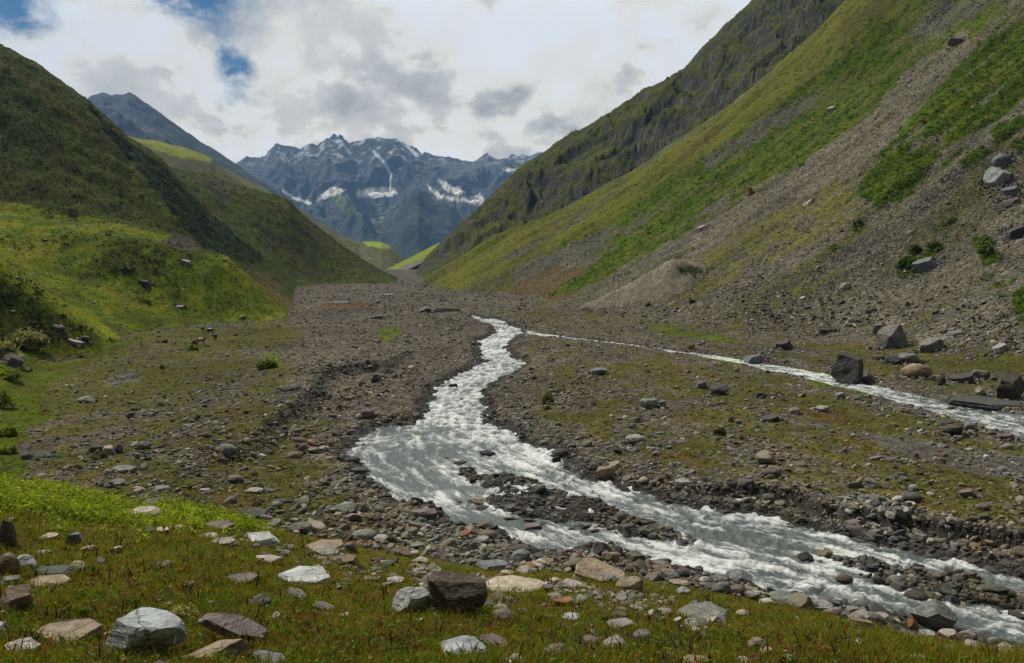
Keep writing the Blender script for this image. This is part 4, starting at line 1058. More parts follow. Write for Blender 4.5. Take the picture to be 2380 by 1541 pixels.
# gravel flat at left
R(5, 1495, 106, 146, 96, 'r', 'e', 'large rounded green grey boulder on the gravel flat', 'the rounded green grey boulder')
R(5, 722, 98, 90, 68, 'k', 'p', 'pale pink squared rock standing on the gravel flat', 'the pale pink squared rock')
R(5, 787, 88, 52, 66, 'r', 'v', 'upright pinkish rock touching the pale pink squared rock')
R(5, 952, 62, 84, 58, 'r', 'g', 'round grey rock right of the pale pink squared rock')
R(5, 640, 84, 90, 62, 'b', 'd', 'dark green grey rock left of the pale pink squared rock')
R(5, 1558, 284, 104, 60, 'r', 'v', 'purplish grey rounded rock on the gravel flat', 'the purplish rounded rock')
R(5, 775, 302, 144, 46, 's', 'v', 'flat purplish slab on the gravel behind the bright shrubs', 'the flat purplish slab')
R(5, 1685, 350, 104, 40, 'r', 'p', 'flat white stone on dark wet gravel')
R(5, 1672, 516, 184, 78, 'b', 'd', 'dark grey boulder at the edge of the gravel above the meadow', 'the dark grey gravel boulder')
R(5, 2282, 484, 184, 90, 'b', 'e', 'large grey tan boulder on the riverside gravel', 'the large grey tan boulder', seed=102)
R(5, 2330, 524, 92, 48, 'r', 'g', 'grey rock in front of the large grey tan boulder')
R(5, 1055, 334, 145, 28, 's', 'g', 'thin flat grey slab at the end of the bright shrubs')
R(5, 1352, 350, 84, 34, 's', 'l', 'light grey flat stone on dark silt behind the shrubs')
R(5, 1730, 122, 70, 36, 'b', 'p', 'pale rock right of the rounded green grey boulder')
R(5, 2005, 70, 66, 52, 'r', 'v', 'brown grey rock in the row above the pool bank')
R(5, 2142, 74, 74, 38, 'r', 'p', 'pinkish rock in the row above the pool bank', 'the pinkish rock above the pool')
R(5, 2072, 88, 84, 44, 'b', 'g', 'grey rock between the brown and the pinkish rock above the pool')
R(5, 2330, 154, 100, 52, 'r', 'd', 'dark rounded rock at the edge of the still pool')
R(5, 830, 208, 170, 44, 's', 'e', 'green grey slab half covered in grass on the gravel flat')
R(3, 405, 570, 80, 34, 'w', 'e', 'low green grey wedge rock on the far left gravel', 'the green grey wedge', tilt=10)
R(3, 1700, 642, 78, 48, 'r', 'v', 'dark purple boulder below the undercut bank', 'the dark purple boulder')
R(3, 1668, 645, 36, 26, 'r', 'p', 'small pinkish rock leaning on the dark purple boulder')
R(3, 1330, 515, 64, 30, 'b', 'g', 'grey rock pile top above the undercut bank')
R(3, 1762, 458, 64, 26, 'b', 'd', 'dark rock at the far end of the undercut bank')
R(3, 2102, 512, 42, 26, 'b', 'k', 'black rock alone in the white upper stream', 'the black rock in the upper stream', sink=.1)
R(3, 1748, 180, 54, 18, 's', 'v', 'flat grey brown slab far up the riverbed', 'the far flat slab')
R(3, 1750, 108, 34, 16, 'b', 'l', 'pale rock beside the far pool')
R(3, 2060, 150, 170, 26, 's', 'D', 'long dark squared ledge of rock above the head of the stream', 'the long dark ledge', hk=.13)
R(3, 1970, 150, 60, 26, 'w', 'v', 'pointed purplish rock at the left end of the long dark ledge', tilt=-12)
R(3, 62, 405, 95, 62, 'k', 'v', 'grey brown block below the pale flowering bush', 'the grey brown block', tilt=22)
R(3, 270, 235, 54, 32, 'b', 'v', 'grey rock above the dark scrub on the left bank')
R(3, 398, 292, 40, 36, 'b', 'D', 'dark brown rock at the foot of the left grass slope')
R(3, 350, 302, 60, 18, 's', 'p', 'pale sliver of rock at the foot of the left slope', tilt=20)
R(3, 590, 1255, 60, 30, 'b', 'd', 'dark scrubby outcrop rock in the green fan') if False else None
R(1, 585, 1262, 48, 30, 'b', 'D', 'brown grey rock in the middle of the green fan', 'the brown rock on the green fan')
R(1, 670, 1330, 50, 30, 'b', 'd', 'dark rock with scrub low on the green fan')
R(1, 832, 1430, 36, 14, 's', 'l', 'white flat rock near the foot of the green fan')
R(1, 1127, 1480, 26, 16, 'b', 'g', 'grey rock at the toe of the green fan')
R(1, 860, 1226, 44, 20, 's', 'l', 'pale slab near the top of the green fan', tilt=12)
# riverside, centre
R(6, 770, 1150, 412, 272, 'b', 'D', 'big dark brown boulder with a flat top in the foreground meadow', 'the big dark brown boulder', seed=17, dep=.7, hk=.66)
R(6, 475, 1150, 290, 216, 'w', 'w', 'white pointed boulder leaning against the big dark brown boulder', 'the white leaning boulder', tilt=-22, dep=.5)
R(6, 615, 925, 170, 40, 's', 'l', 'pale flat rock behind the two leaning boulders')
R(6, 1160, 1004, 445, 124, 'w', 'c', 'cream coloured boulder with two low peaks', 'the cream two peaked boulder', seed=133)
R(6, 1372, 1004, 74, 58, 'b', 'v', 'small grey rock at the right end of the cream boulder')
R(6, 1740, 938, 450, 168, 's', 't', 'biggest tan slab, smooth and tilted, at the water side', 'the biggest tan slab', seed=135, tilt=8)
R(6, 1915, 996, 190, 114, 'b', 't', 'tan boulder in front of the biggest tan slab', 'the tan boulder')
R(6, 1780, 940, 112, 64, 'b', 'b', 'grey rock wedged under the biggest tan slab')
R(6, 1470, 1102, 144, 82, 'b', 'o', 'rust orange rock in green grass', 'the rust orange rock')
R(6, 1000, 862, 216, 92, 'b', 'b', 'blue grey boulder with a domed top at the meadow edge', 'the domed blue grey boulder')
R(6, 1192, 804, 138, 96, 'r', 'b', 'dark blue grey egg shaped boulder by the water', 'the egg shaped boulder', tilt=-18)
R(6, 1230, 878, 146, 66, 'w', 'l', 'pale green grey rock right of the domed blue grey boulder')
R(6, 1105, 888, 110, 34, 's', 'c', 'thin cream slab under the pale green grey rock')
R(6, 1310, 850, 130, 54, 'b', 'p', 'pale pink rock above the cream two peaked boulder')
R(6, 162, 660, 168, 86, 'r', 'e', 'rounded green grey boulder on the riverside gravel', 'the rounded riverside boulder')
R(6, 570, 526, 150, 86, 'b', 'v', 'reddish brown boulder at the water edge', 'the reddish brown boulder')
R(6, 490, 520, 76, 66, 'b', 'g', 'grey split rock touching the reddish brown boulder')
R(6, 1732, 768, 126, 102, 'w', 'k', 'black pointed boulder at the water edge', 'the black pointed boulder')
R(6, 1805, 806, 112, 80, 'b', 'T', 'brown lichen covered boulder right of the black pointed boulder')
R(6, 1755, 790, 60, 60, 'k', 'v', 'upright grey rock between the black and the brown boulder')
R(6, 1670, 785, 90, 44, 'w', 'e', 'green grey rock left of the brown lichen covered boulder')
R(6, 905, 446, 124, 66, 'b', 't', 'tan rock on the gravel bar in the river', 'the tan rock in the river')
R(6, 955, 474, 116, 44, 'b', 'k', 'wet black rock in front of the tan rock in the river')
R(6, 785, 438, 110, 32, 's', 'd', 'flat dark rock left of the tan rock in the river')
R(6, 1275, 626, 124, 66, 'b', 'v', 'striped grey brown rock standing in the lower rapids', 'the striped rock in the rapids')
R(6, 1345, 596, 60, 44, 'b', 'd', 'dark rock behind the striped rock in the rapids')
R(6, 1510, 626, 90, 44, 'b', 'k', 'black flat rock right of the striped rock in the rapids')
R(6, 1170, 548, 60, 32, 'b', 'k', 'single black stone in calm water below the gravel bar')
R(6, 830, 646, 120, 46, 's', 'o', 'rust brown slab in the pebbles near the water', 'the rust brown slab', tilt=-14)
R(6, 165, 694, 150, 28, 's', 'o', 'thin rusty slab in the pebbles above the meadow')
R(6, 525, 818, 124, 56, 'b', 'c', 'cream rock at the upper edge of the meadow', 'the cream rock')
R(6, 362, 950, 124, 54, 's', 'p', 'cream pink flat rock left of the big dark brown boulder')
R(6, 1080, 1186, 170, 86, 'r', 'v', 'pinkish brown rounded rock below the cream boulder', 'the pinkish brown rock')
R(6, 800, 1428, 370, 165, 'w', 'B', 'pointed blue white boulder near the bottom middle', 'the pointed blue white boulder', seed=160, tilt=-6)
R(6, 1035, 1372, 240, 80, 's', 'v', 'lilac slab running right from the pointed blue white boulder', tilt=14)
R(6, 1405, 1424, 190, 105, 'w', 'e', 'green grey triangular rock near the bottom', 'the triangular rock', tilt=-16)
R(6, 1450, 1420, 60, 40, 'b', 'p', 'pink rock chip under the triangular rock')
R(6, 1870, 1254, 204, 84, 'k', 'l', 'pale grey slab topped rock in the right meadow', 'the pale grey slab')
R(6, 1845, 1182, 116, 68, 'b', 'd', 'dark grey rock above the pale grey slab')
R(6, 1820, 1376, 184, 106, 'w', 'l', 'pale pointed rock among purple flower stalks', 'the pale pointed rock')
R(6, 1640, 1345, 180, 36, 's', 'v', 'low grey slab left of the pale pointed rock', tilt=-8)
R(6, 1998, 1336, 132, 112, 'r', 'g', 'rounded tan grey rock right of the pale pointed rock')
R(6, 1670, 1290, 110, 38, 's', 'p', 'pale flat rock in grass above the pale pointed rock')
R(6, 1135, 1476, 210, 54, 's', 'p', 'pale slab cut by the bottom edge, middle')
R(6, 2140, 1146, 140, 34, 's', 'p', 'pinkish pale flat rock left of the big grey rock')
R(6, 1520, 1190, 150, 46, 's', 'w', 'white blue flat rock below the rust orange rock')
R(6, 1375, 1180, 70, 34, 's', 'p', 'small pinkish rock left of the white blue flat rock')
R(6, 1290, 1186, 50, 34, 'b', 'p', 'small pale rock right of the pinkish brown rock')
R(6, 1210, 1140, 80, 40, 'b', 'g', 'mossy grey rock above the pinkish brown rock')
R(6, 1420, 950, 90, 46, 'b', 'c', 'cream rock right of the cream two peaked boulder')
R(6, 1545, 980, 190, 40, 's', 'p', 'long pink slab sliver in grass in front of the biggest tan slab', tilt=18)
R(6, 60, 745, 110, 90, 'b', 'v', 'brown boulder at the meadow edge beside the pebbles')
R(6, 415, 770, 130, 60, 's', 'T', 'brown slab between the pebbles and the meadow', tilt=16)
R(6, 510, 715, 100, 46, 'b', 'e', 'green grey flat rock in the pebbles')
R(6, 595, 738, 70, 50, 'w', 'l', 'pale triangular rock in the pebbles')
R(6, 735, 695, 64, 56, 'r', 'l', 'pale rounded upright rock in the pebbles')
R(6, 875, 740, 84, 84, 'k', 'v', 'striped grey brown squared rock in the pebbles', 'the striped squared rock')
R(6, 1180, 740, 150, 52, 's', 'D', 'dark brown slab at the water edge', tilt=-6)
R(6, 1460, 772, 80, 52, 'b', 'v', 'grey brown rock at the water edge near the biggest tan slab')
R(6, 1300, 830, 70, 40, 'r', 'v', 'round brown pebble like rock near the egg shaped boulder') 
R(6, 2130, 840, 130, 52, 'w', 'b', 'blue grey rock at the rapids edge', tilt=14)
R(6, 2110, 870, 180, 44, 's', 'T', 'layered brown slab along the rapids', 'the layered brown slab')
R(6, 2110, 925, 80, 70, 'w', 'v', 'pointed grey brown rock below the layered brown slab')
R(6, 2185, 925, 90, 70, 'b', 'g', 'grey wedge boulder below the layered brown slab')
R(6, 2265, 905, 84, 66, 'r', 'd', 'dark rounded rock right of the layered brown slab')
R(6, 2250, 960, 130, 38, 's', 't', 'tan flat rock on the pebble bank, right of the tan boulder')
R(6, 2270, 1015, 90, 60, 'w', 'l', 'pale fin of rock on the pebble bank')
# far bank of the river
R(6, 1750, 254, 130, 92, 'b', 't', 'tan block on the far bank of the rapids', 'the tan block on the far bank')
R(6, 1460, 112, 104, 62, 'r', 'd', 'dark grey boulder on the far bank above the rapids', 'the dark boulder above the rapids')
R(6, 1680, 200, 84, 54, 'r', 'd', 'dark wet boulder left of the tan block on the far bank')
R(6, 1430, 160, 60, 56, 'b', 'k', 'wet boulder washed by white water')
R(6, 2262, 306, 110, 52, 's', 'l', 'pale grey flat rock on the far bank')
R(6, 970, 128, 110, 46, 'b', 'k', 'wet black rock heap stone in the middle of the river')
R(6, 790, 176, 90, 44, 'b', 'd', 'dark rock with pale cap at the tip of the gravel bar')
R(6, 705, 150, 50, 26, 'b', 'k', 'small black rock in the grey pool')
R(7, 120, 308, 104, 58, 's', 'l', 'pale rock on top of the far bank', 'the pale rock on the far bank')
R(7, 500, 420, 84, 34, 's', 'w', 'white grey flat rock at the foot of the far bank')
R(7, 690, 414, 88, 66, 'r', 'v', 'grey purple boulder at the foot of the far bank', 'the grey purple boulder')
R(7, 770, 444, 70, 40, 'b', 'g', 'grey rock right of the grey purple boulder')
R(7, 1062, 502, 48, 62, 'w', 'c', 'pale upright rock below the dark cut bank', 'the pale upright rock')
R(7, 875, 508, 84, 40, 'b', 'k', 'black rock left of the pale upright rock')
R(7, 1242, 598, 134, 74, 'k', 'v', 'grey squared boulder at the water under the cut bank', 'the grey squared boulder')
R(7, 1902, 650, 60, 58, 'r', 'e', 'pale green round rock under the cut bank at right')
R(7, 1985, 702, 96, 60, 'r', 'v', 'brown grey rounded rock under the cut bank at right')
R(7, 1795, 616, 130, 46, 's', 'D', 'dark brown slab under the cut bank')
R(7, 2000, 385, 110, 70, 'w', 'v', 'purplish wedge rock on top of the cut bank', 'the purplish wedge rock', tilt=12)
R(7, 1645, 335, 60, 44, 'r', 'p', 'pale pink round rock on top of the cut bank')
R(7, 2100, 465, 90, 52, 'r', 'v', 'pinkish rock on the cut bank near the right edge')
# lower rapids and right meadow
R(7, 1072, 772, 84, 72, 'w', 't', 'tan upright rock in the rapids', 'the tan upright rock', tilt=-20)
R(7, 935, 830, 114, 74, 'w', 'k', 'dark pointed rock in the middle of the rapids', 'the dark pointed rock')
R(7, 590, 618, 50, 34, 'r', 'v', 'round brown stone in the white rapids')
R(7, 900, 900, 56, 30, 'b', 'k', 'dark stone in the rapids below the dark pointed rock')
R(7, 1165, 898, 70, 38, 'b', 'k', 'black stone at the tip of the lower gravel bar')
R(7, 1352, 898, 64, 40, 'r', 'e', 'green grey pebble like rock on the lower gravel bar')
R(7, 1465, 965, 74, 52, 'w', 'd', 'dark wedge rock on the lower gravel bar edge')
R(7, 1830, 1022, 90, 52, 'k', 'k', 'black squared rock on the lower gravel bar')
R(7, 2228, 1090, 60, 36, 'r', 'b', 'blue grey round rock at the lower end of the gravel bar')
R(7, 1785, 1250, 285, 196, 'w', 'e', 'tall green grey boulder with a dark flank at the water', 'the tall green grey boulder', seed=210, dep=.6, hk=.62)
R(7, 1640, 1250, 70, 100, 'w', 'o', 'rusty brown rock at the left foot of the tall green boulder')
R(7, 240, 1196, 352, 156, 'b', 'g', 'big grey rock with a crease at the edge of the right meadow', 'the big grey rock', seed=214)
R(7, 215, 1235, 180, 60, 's', 'l', 'pale grey rock in front of the big grey rock')
R(7, 520, 1165, 96, 52, 'b', 'c', 'small cream rock right of the big grey rock')
R(7, 385, 1010, 108, 90, 'r', 'g', 'rounded grey rock on the pebble bank of the rapids', 'the rounded grey bank rock')
R(7, 490, 1026, 106, 84, 'b', 'v', 'brownish rock right of the rounded grey bank rock')
R(7, 490, 936, 190, 92, 'w', 'b', 'smooth grey boulder washed by the rapids', 'the smooth washed boulder', tilt=10)
R(7, 375, 925, 110, 62, 'b', 'g', 'grey rock left of the smooth washed boulder')
R(7, 130, 890, 84, 50, 'r', 'v', 'dark brownish round rock left of the smooth washed boulder')
R(7, 85, 955, 120, 40, 's', 't', 'tan flat stone on the pebble bank above the big grey rock')
R(7, 120, 1022, 84, 58, 'w', 'l', 'pale pointed stone above the big grey rock')
R(7, 780, 1056, 210, 88, 's', 'e', 'pale green slab at the water edge', 'the pale green slab')
R(7, 585, 1044, 104, 62, 'b', 'l', 'pale square rock left of the pale green slab')
R(7, 680, 1080, 110, 54, 'b', 'p', 'pale pinkish rock in front of the pale green slab')
R(7, 730, 975, 110, 34, 's', 'd', 'dark flat rock at the rapids above the pale green slab')
R(7, 855, 1035, 90, 54, 'w', 'd', 'dark wedge at the right end of the pale green slab')
R(7, 1020, 1128, 262, 84, 's', 'e', 'long pale green slab in front of the dark shallows', 'the long pale green slab')
R(7, 985, 1036, 84, 50, 'r', 'v', 'brown rock behind the long pale green slab')
R(7, 1110, 1034, 50, 34, 'r', 'v', 'small brown rock in the water beyond the long pale green slab')
R(7, 1295, 1200, 124, 66, 'b', 'g', 'grey rock between the pale slab and the pinkish block')
R(7, 1425, 1200, 146, 66, 'k', 'p', 'pinkish block on the pebble bank at right', 'the pinkish block')
R(7, 1550, 1166, 104, 46, 'w', 'd', 'black pointed slab left of the tall green grey boulder', tilt=-12)
R(7, 1250, 1140, 90, 54, 'b', 'e', 'green grey stone beyond the pinkish block')
R(7, 615, 1398, 134, 116, 'r', 't', 'mossy tan rock alone in the right meadow', 'the mossy tan rock')
R(7, 1680, 1475, 128, 76, 'r', 'p', 'pinkish rounded rock at the bottom edge, right', 'the pinkish rock at the bottom')
R(7, 215, 1478, 270, 46, 's', 't', 'tan slab along the bottom edge, right of middle')
R(7, 530, 1476, 136, 62, 'b', 'p', 'pale pinkish rock at the bottom edge right of the tan slab')
R(7, 265, 1310, 90, 56, 'w', 'v', 'brown grey rock hidden in grass below the big grey rock')
R(7, 1870, 1315, 120, 74, 'b', 'p', 'pale pinkish boulder in the row below the tall green boulder')
R(7, 1735, 1292, 120, 60, 's', 'l', 'flat pale rock under the tall green boulder')
R(7, 1990, 1310, 130, 74, 'b', 'v', 'grey pinkish boulder in the row at the bottom right')
R(7, 2050, 1385, 130, 90, 'b', 'p', 'pale rock pile block at the bottom right', 'the pale block at bottom right')
R(7, 2285, 1425, 180, 84, 's', 'p', 'pale slanting slab in the bottom right corner', tilt=22)
R(7, 2175, 1345, 70, 56, 'r', 'g', 'grey rounded rock above the slanting slab at bottom right')
# right side: boulders under the scree
R(4, 1556, 486, 172, 152, 'k', 'd', 'huge dark squared boulder with a bare pale top beside the side stream', 'the huge dark squared boulder', seed=250, yaw=.75, dep=.85, hk=.80)
R(4, 1757, 320, 128, 118, 'k', 'g', 'grey block with a dark overhung underside on the scree foot', 'the grey overhung block', seed=251, tilt=-8)
R(4, 1695, 252, 54, 50, 'b', 'g', 'grey slab leaning behind the grey overhung block')
R(4, 1876, 456, 132, 78, 'r', 't', 'rounded tan grey boulder in the boulder field', 'the rounded tan boulder')
R(4, 1845, 388, 96, 50, 'b', 'g', 'grey boulder behind the rounded tan boulder')
R(4, 1116, 394, 80, 52, 'k', 'b', 'grey cube shaped boulder at the side stream', 'the cube shaped boulder')
R(4, 2305, 558, 146, 130, 'k', 'D', 'big dark brown squared boulder at the right edge', 'the big dark boulder at the right edge', yaw=.5)
R(4, 2205, 606, 350, 66, 's', 'd', 'long dark layered slab of bedrock beside the side stream', 'the long dark layered slab', seed=257)
R(4, 1940, 336, 118, 50, 's', 'g', 'grey slab tilted up the slope right of the grey overhung block', tilt=-22)
R(4, 2166, 460, 94, 48, 'b', 'v', 'grey brown boulder in the boulder field near the right edge')
R(4, 1772, 390, 80, 42, 'b', 'd', 'dark boulder between the huge squared and the tan boulder')
R(4, 2080, 478, 110, 40, 's', 'd', 'dark slab in the boulder field', tilt=-14)
R(4, 1260, 322, 74, 38, 's', 'd', 'dark slab right of the grassy terrace', tilt=-16)
R(4, 1450, 252, 64, 34, 's', 'd', 'dark flat rock on the scree above the huge squared boulder')
R(4, 2060, 265, 80, 26, 's', 'e', 'pale green slab on the scree foot', tilt=-14)
R(4, 2262, 340, 76, 30, 's', 'l', 'light grey slab on the scree near the right edge', tilt=-24)
R(4, 1990, 490, 40, 50, 'r', 'd', 'small dark upright rock in the boulder field')
R(4, 2168, 535, 40, 46, 'w', 'c', 'small white pointed rock behind the long layered slab')
R(4, 1700, 375, 60, 30, 'b', 't', 'tan rock right of the huge dark squared boulder')
R(4, 1652, 478, 44, 36, 'r', 'd', 'dark round rock at the right foot of the huge squared boulder')
R(4, 640, 596, 96, 50, 'b', 'e', 'pale green grey boulder on the stony flat between the streams', 'the pale green boulder between the streams')
R(4, 692, 590, 40, 34, 'b', 'l', 'pale rock touching the pale green boulder between the streams')
R(4, 962, 536, 84, 52, 'b', 'd', 'dark boulder on the flat between the streams', 'the dark boulder on the flat')
R(4, 880, 505, 54, 38, 'b', 'b', 'blue grey rock left of the dark boulder on the flat')
R(4, 402, 440, 76, 36, 'b', 'b', 'blue grey rock at the upper end of the flat')
R(4, 1155, 548, 44, 30, 'b', 'd', 'dark rock right of the dark boulder on the flat')
R(4, 2050, 726, 104, 66, 'b', 'D', 'dark brown boulder on the flat near the side stream', 'the dark brown boulder on the flat')
R(4, 2120, 702, 54, 46, 'r', 'e', 'pale green round rock right of the dark brown boulder on the flat')
R(4, 2015, 690, 60, 44, 'b', 'd', 'dark grey rock behind the dark brown boulder on the flat')
R(4, 1195, 660, 90, 34, 's', 'd', 'dark slab pile on the flat between the streams', tilt=-8)
R(4, 1440, 612, 60, 32, 'b', 'l', 'pale rock in rust red ground between the streams')
R(4, 1310, 622, 52, 34, 'r', 'l', 'round pale rock left of the rust red ground')
R(4, 1522, 552, 46, 32, 'b', 'l', 'light rock on the flat beside the side stream')
R(4, 2035, 610, 36, 26, 'r', 'd', 'small dark rock in the side stream')
R(4, 2290, 742, 70, 34, 'b', 'v', 'brown rock beside the lower side stream')
R(4, 2300, 786, 44, 30, 'r', 'p', 'pale pink rock on the flat at the right edge')
R(4, 830, 326, 34, 30, 'b', 'o', 'orange tinted rock at the side stream')
# on the right slope
R(2, 2252, 862, 112, 92, 'w', 'B', 'blue white boulder high on the right scree', 'the blue white boulder on the scree', tilt=-24)
R(2, 2268, 770, 78, 56, 'r', 'b', 'rounded grey boulder under the dark shrubs on the scree')
R(2, 2280, 880, 110, 50, 'b', 'd', 'dark boulder behind the blue white boulder on the scree') if False else None
R(2, 2322, 960, 80, 40, 'b', 'v', 'pinkish brown boulder on the upper scree at the right edge')
R(2, 2310, 910, 70, 36, 's', 'b', 'blue grey slab at the right edge of the upper scree', tilt=-20)
R(2, 1910, 1268, 112, 54, 's', 'b', 'dark blue grey slab lying on the scree beside green shrubs', 'the dark slab on the scree', tilt=-24)
R(2, 1546, 1346, 44, 34, 'r', 'p', 'pale round boulder low on the scree')
R(2, 1370, 952, 60, 30, 's', 'p', 'pale slab standing out on the middle of the scree', tilt=-30, hk=.18)
R(2, 2052, 215, 58, 40, 'b', 'v', 'brown grey boulder high up beside the scree gully')
R(2, 1105, 906, 26, 36, 'b', 'o', 'reddish rock at the edge of the shrub band')
R(2, 1480, 515, 40, 20, 's', 'p', 'pale flat rock in the upper shrub band', tilt=-20)
R(2, 1848, 1090, 30, 22, 'r', 'c', 'small white rock on the right scree above the dark slab')
R(2, 2335, 1110, 90, 44, 's', 'd', 'dark slab at the right edge of the lower scree', tilt=-22)
R(2, 880, 1068, 44, 18, 's', 'p', 'pale slab on the scree below the green shrubs', tilt=-16)
NHAND = len(ALLROCKS)
# the largest of the remaining stones, also one object each, told apart by colour, form and nearest landmark
fx, fy, fs = FLOOR['X'], FLOOR['Y'], FLOOR['size']
hx = np.array([o.location.x for o in ALLROCKS]); hy = np.array([o.location.y for o in ALLROCKS]); hr = np.array([max(o.dimensions[:2]) for o in ALLROCKS])
cp, cq = proj(fx, fy, zfloor(fy))
sz = fs / fy * F
cand = np.argsort(-sz)
NAMES = ['grey', 'mid grey', 'light grey', 'green grey', 'tan', 'purplish grey', 'dark grey', 'pale', 'rusty']
want = max(0, 285 - NHAND)
taken = []; seenl = {}
vis = grid_at(ELEV, fx, fy) * fy < grid_at(ZZ, fx, fy) + fs * .8
for i in cand:
    if len(taken) >= want: break
    if not (5 < cp[i] < 2375 and cq[i] < 1535 and vis[i]): continue
    dh = np.hypot(hx - fx[i], hy - fy[i])
    if (dh < hr * .5 + fs[i] * .6).any(): continue
    if any(math.hypot(fx[i] - fx[j], fy[i] - fy[j]) < .7 * (fs[i] + fs[j]) for j in taken): continue
    taken.append(i)
DROP = np.zeros(len(fx), bool)
lab_objs = {}
for i in taken:
    DROP[i] = True
    kd = 'brsk'[i % 4]
    lum = FLOOR['colr'][i]
    q = int(np.argmin(((np.log(PAL) - np.log(lum)[None]) ** 2).sum(1))); cname = NAMES[q] if lum.max() > .06 else 'wet black'
    j = int(np.argmin([math.hypot(cp[i] - m_[0], (cq[i] - m_[1]) * 1.6) for m_ in MARKS])); mk = MARKS[j]
    dx, dy = cp[i] - mk[0], cq[i] - mk[1]
    rel = ('just right of' if dx > 0 else 'just left of') if abs(dx) > abs(dy) * 1.3 else ('in front of' if dy > 0 else 'beyond')
    if math.hypot(dx, dy) > 130: rel = {'just right of': 'well right of', 'just left of': 'well left of', 'in front of': 'far in front of', 'beyond': 'far beyond'}[rel]
    form = {'b': 'angular', 'r': 'rounded', 's': 'flat', 'k': 'blocky'}[kd]
    lab = f'{cname} {form} stone {rel} {mk[2]}'
    o = make_rock('rock' if fs[i] < 1 else 'boulder', fx[i], fy[i], fs[i] * 1.1, fs[i] * .85, fs[i] * (.6 if kd != 's' else .35), kd, lum, (i % 60) / 60 - .5, 0, int(i), 3 if sz[i] > 20 else 2, lab, None, .15)
    lab_objs.setdefault(lab, []).append(o)
for lab, L in lab_objs.items():
    if len(L) > 1:
        for o in L: o['group'] = lab.replace(' stone ', ' stones ')
        
for o in ALLROCKS:
    if 'group' not in o.keys(): o['group'] = 'rocks and boulders of the valley'
print('rocks', NHAND, len(ALLROCKS))
bpy.context.view_layer.update()
# rubble banked against the foot of the big boulders
r = np.random.default_rng(178); qx, qy, qs = [], [], []
for o in ALLROCKS:
    w_ = max(o.dimensions.x, o.dimensions.y)
    if w_ < 1.1 or w_ > 9 or o.location.y < 40: continue
    k_ = int(10 + 5 * w_); a = r.uniform(0, 6.28, k_); q = r.uniform(.50, .85, k_)
    qx += list(o.location.x + np.cos(a) * q * o.dimensions.x); qy += list(o.location.y + np.sin(a) * q * o.dimensions.y * .9); qs += list(np.minimum(r.lognormal(math.log(.15 * w_), .45, k_), .8))
qx, qy, qs = map(np.array, (qx, qy, qs)); ok = (grid_at(SD, qx, qy) > .3) & (grid_at(SS, qx, qy) > .2); qx, qy, qs = qx[ok], qy[ok], qs[ok]
scatter_stones('gravel', qx, qy, grid_at(ZZ, qx, qy) + .12 * qs, qs, r.uniform(.4, .8, len(qx)), pick(r, len(qx)) * .9, 2, ['b', 'k', 's', 'b'], 179, tilt=.4)
sel = ~DROP
r = np.random.default_rng(79)
zz_ = grid_at(ZZ, fx, fy)
bigm = np.zeros(len(fx), bool); bigm[cand[:14000]] = True
for msk, sub, kk_, sd_ in ((bigm & sel, 1, ['b', 'r', 's', 'k'], 73), (~bigm & sel, 0, ['b', 'r'], 74)):
    fn = FLOOR['flatn'][msk]
    scatter_stones('gravel', fx[msk], fy[msk], zz_[msk] + fs[msk] * fn * .16, fs[msk], fn, FLOOR['colr'][msk], sub, kk_, sd_)
# ------------------------------------------------------------------ plants
def leaf_material(name, rough=.7):
    m, nt, b = newmat(name)
    at = nd(nt, 'ShaderNodeAttribute', attribute_name='Col')
    lk(nt, at.outputs['Color'], b.inputs['Base Color'])
    b.inputs['Roughness'].default_value = rough; b.inputs['Specular IOR Level'].default_value = .25
    tr = nd(nt, 'ShaderNodeBsdfTranslucent'); lk(nt, at.outputs['Color'], tr.inputs[0])
    mx_ = nd(nt, 'ShaderNodeMixShader'); mx_.inputs[0].default_value = .38
    lk(nt, b.outputs[0], mx_.inputs[1]); lk(nt, tr.outputs[0], mx_.inputs[2])
    lk(nt, mx_.outputs[0], nt.nodes['Material Output'].inputs[0])
    return m
m_leaf = leaf_material('leaf')
m_grass = leaf_material('grass_blade', .6)
def blades(name, X, Y, Z, h, w, lean, colr, seed, kind='stuff', cat=None):
    """bent grass blades: 5 points, 3 faces each"""
    r = np.random.default_rng(seed); n = len(X)
    a = r.uniform(0, 6.283, n); la = r.uniform(0, 6.283, n)
    sx, sy = np.cos(a) * w * .5, np.sin(a) * w * .5
    lx, ly = np.cos(la) * lean * h, np.sin(la) * lean * h
    P = np.zeros((n, 5, 3))
    for k_, (s, t, q, u) in enumerate(((-1, 0, 0, 0), (1, 0, 0, 0), (.75, .55, .30, 0), (-.75, .55, .30, 0), (0, 1, 1, 0))):
        P[:, k_, 0] = X + s * sx + q * lx; P[:, k_, 1] = Y + s * sy + q * ly; P[:, k_, 2] = Z - .02 + t * h
    f = np.array([(0, 1, 2), (0, 2, 3), (3, 2, 4)])
    fa = (f[None] + (np.arange(n) * 5)[:, None, None]).reshape(-1, 3)
    C = np.repeat(colr[:, None, :], 5, 1)
    return tag(mesh_from(name, P.reshape(-1, 3), fa, m_grass, C.reshape(-1, 3), True), kind=kind)
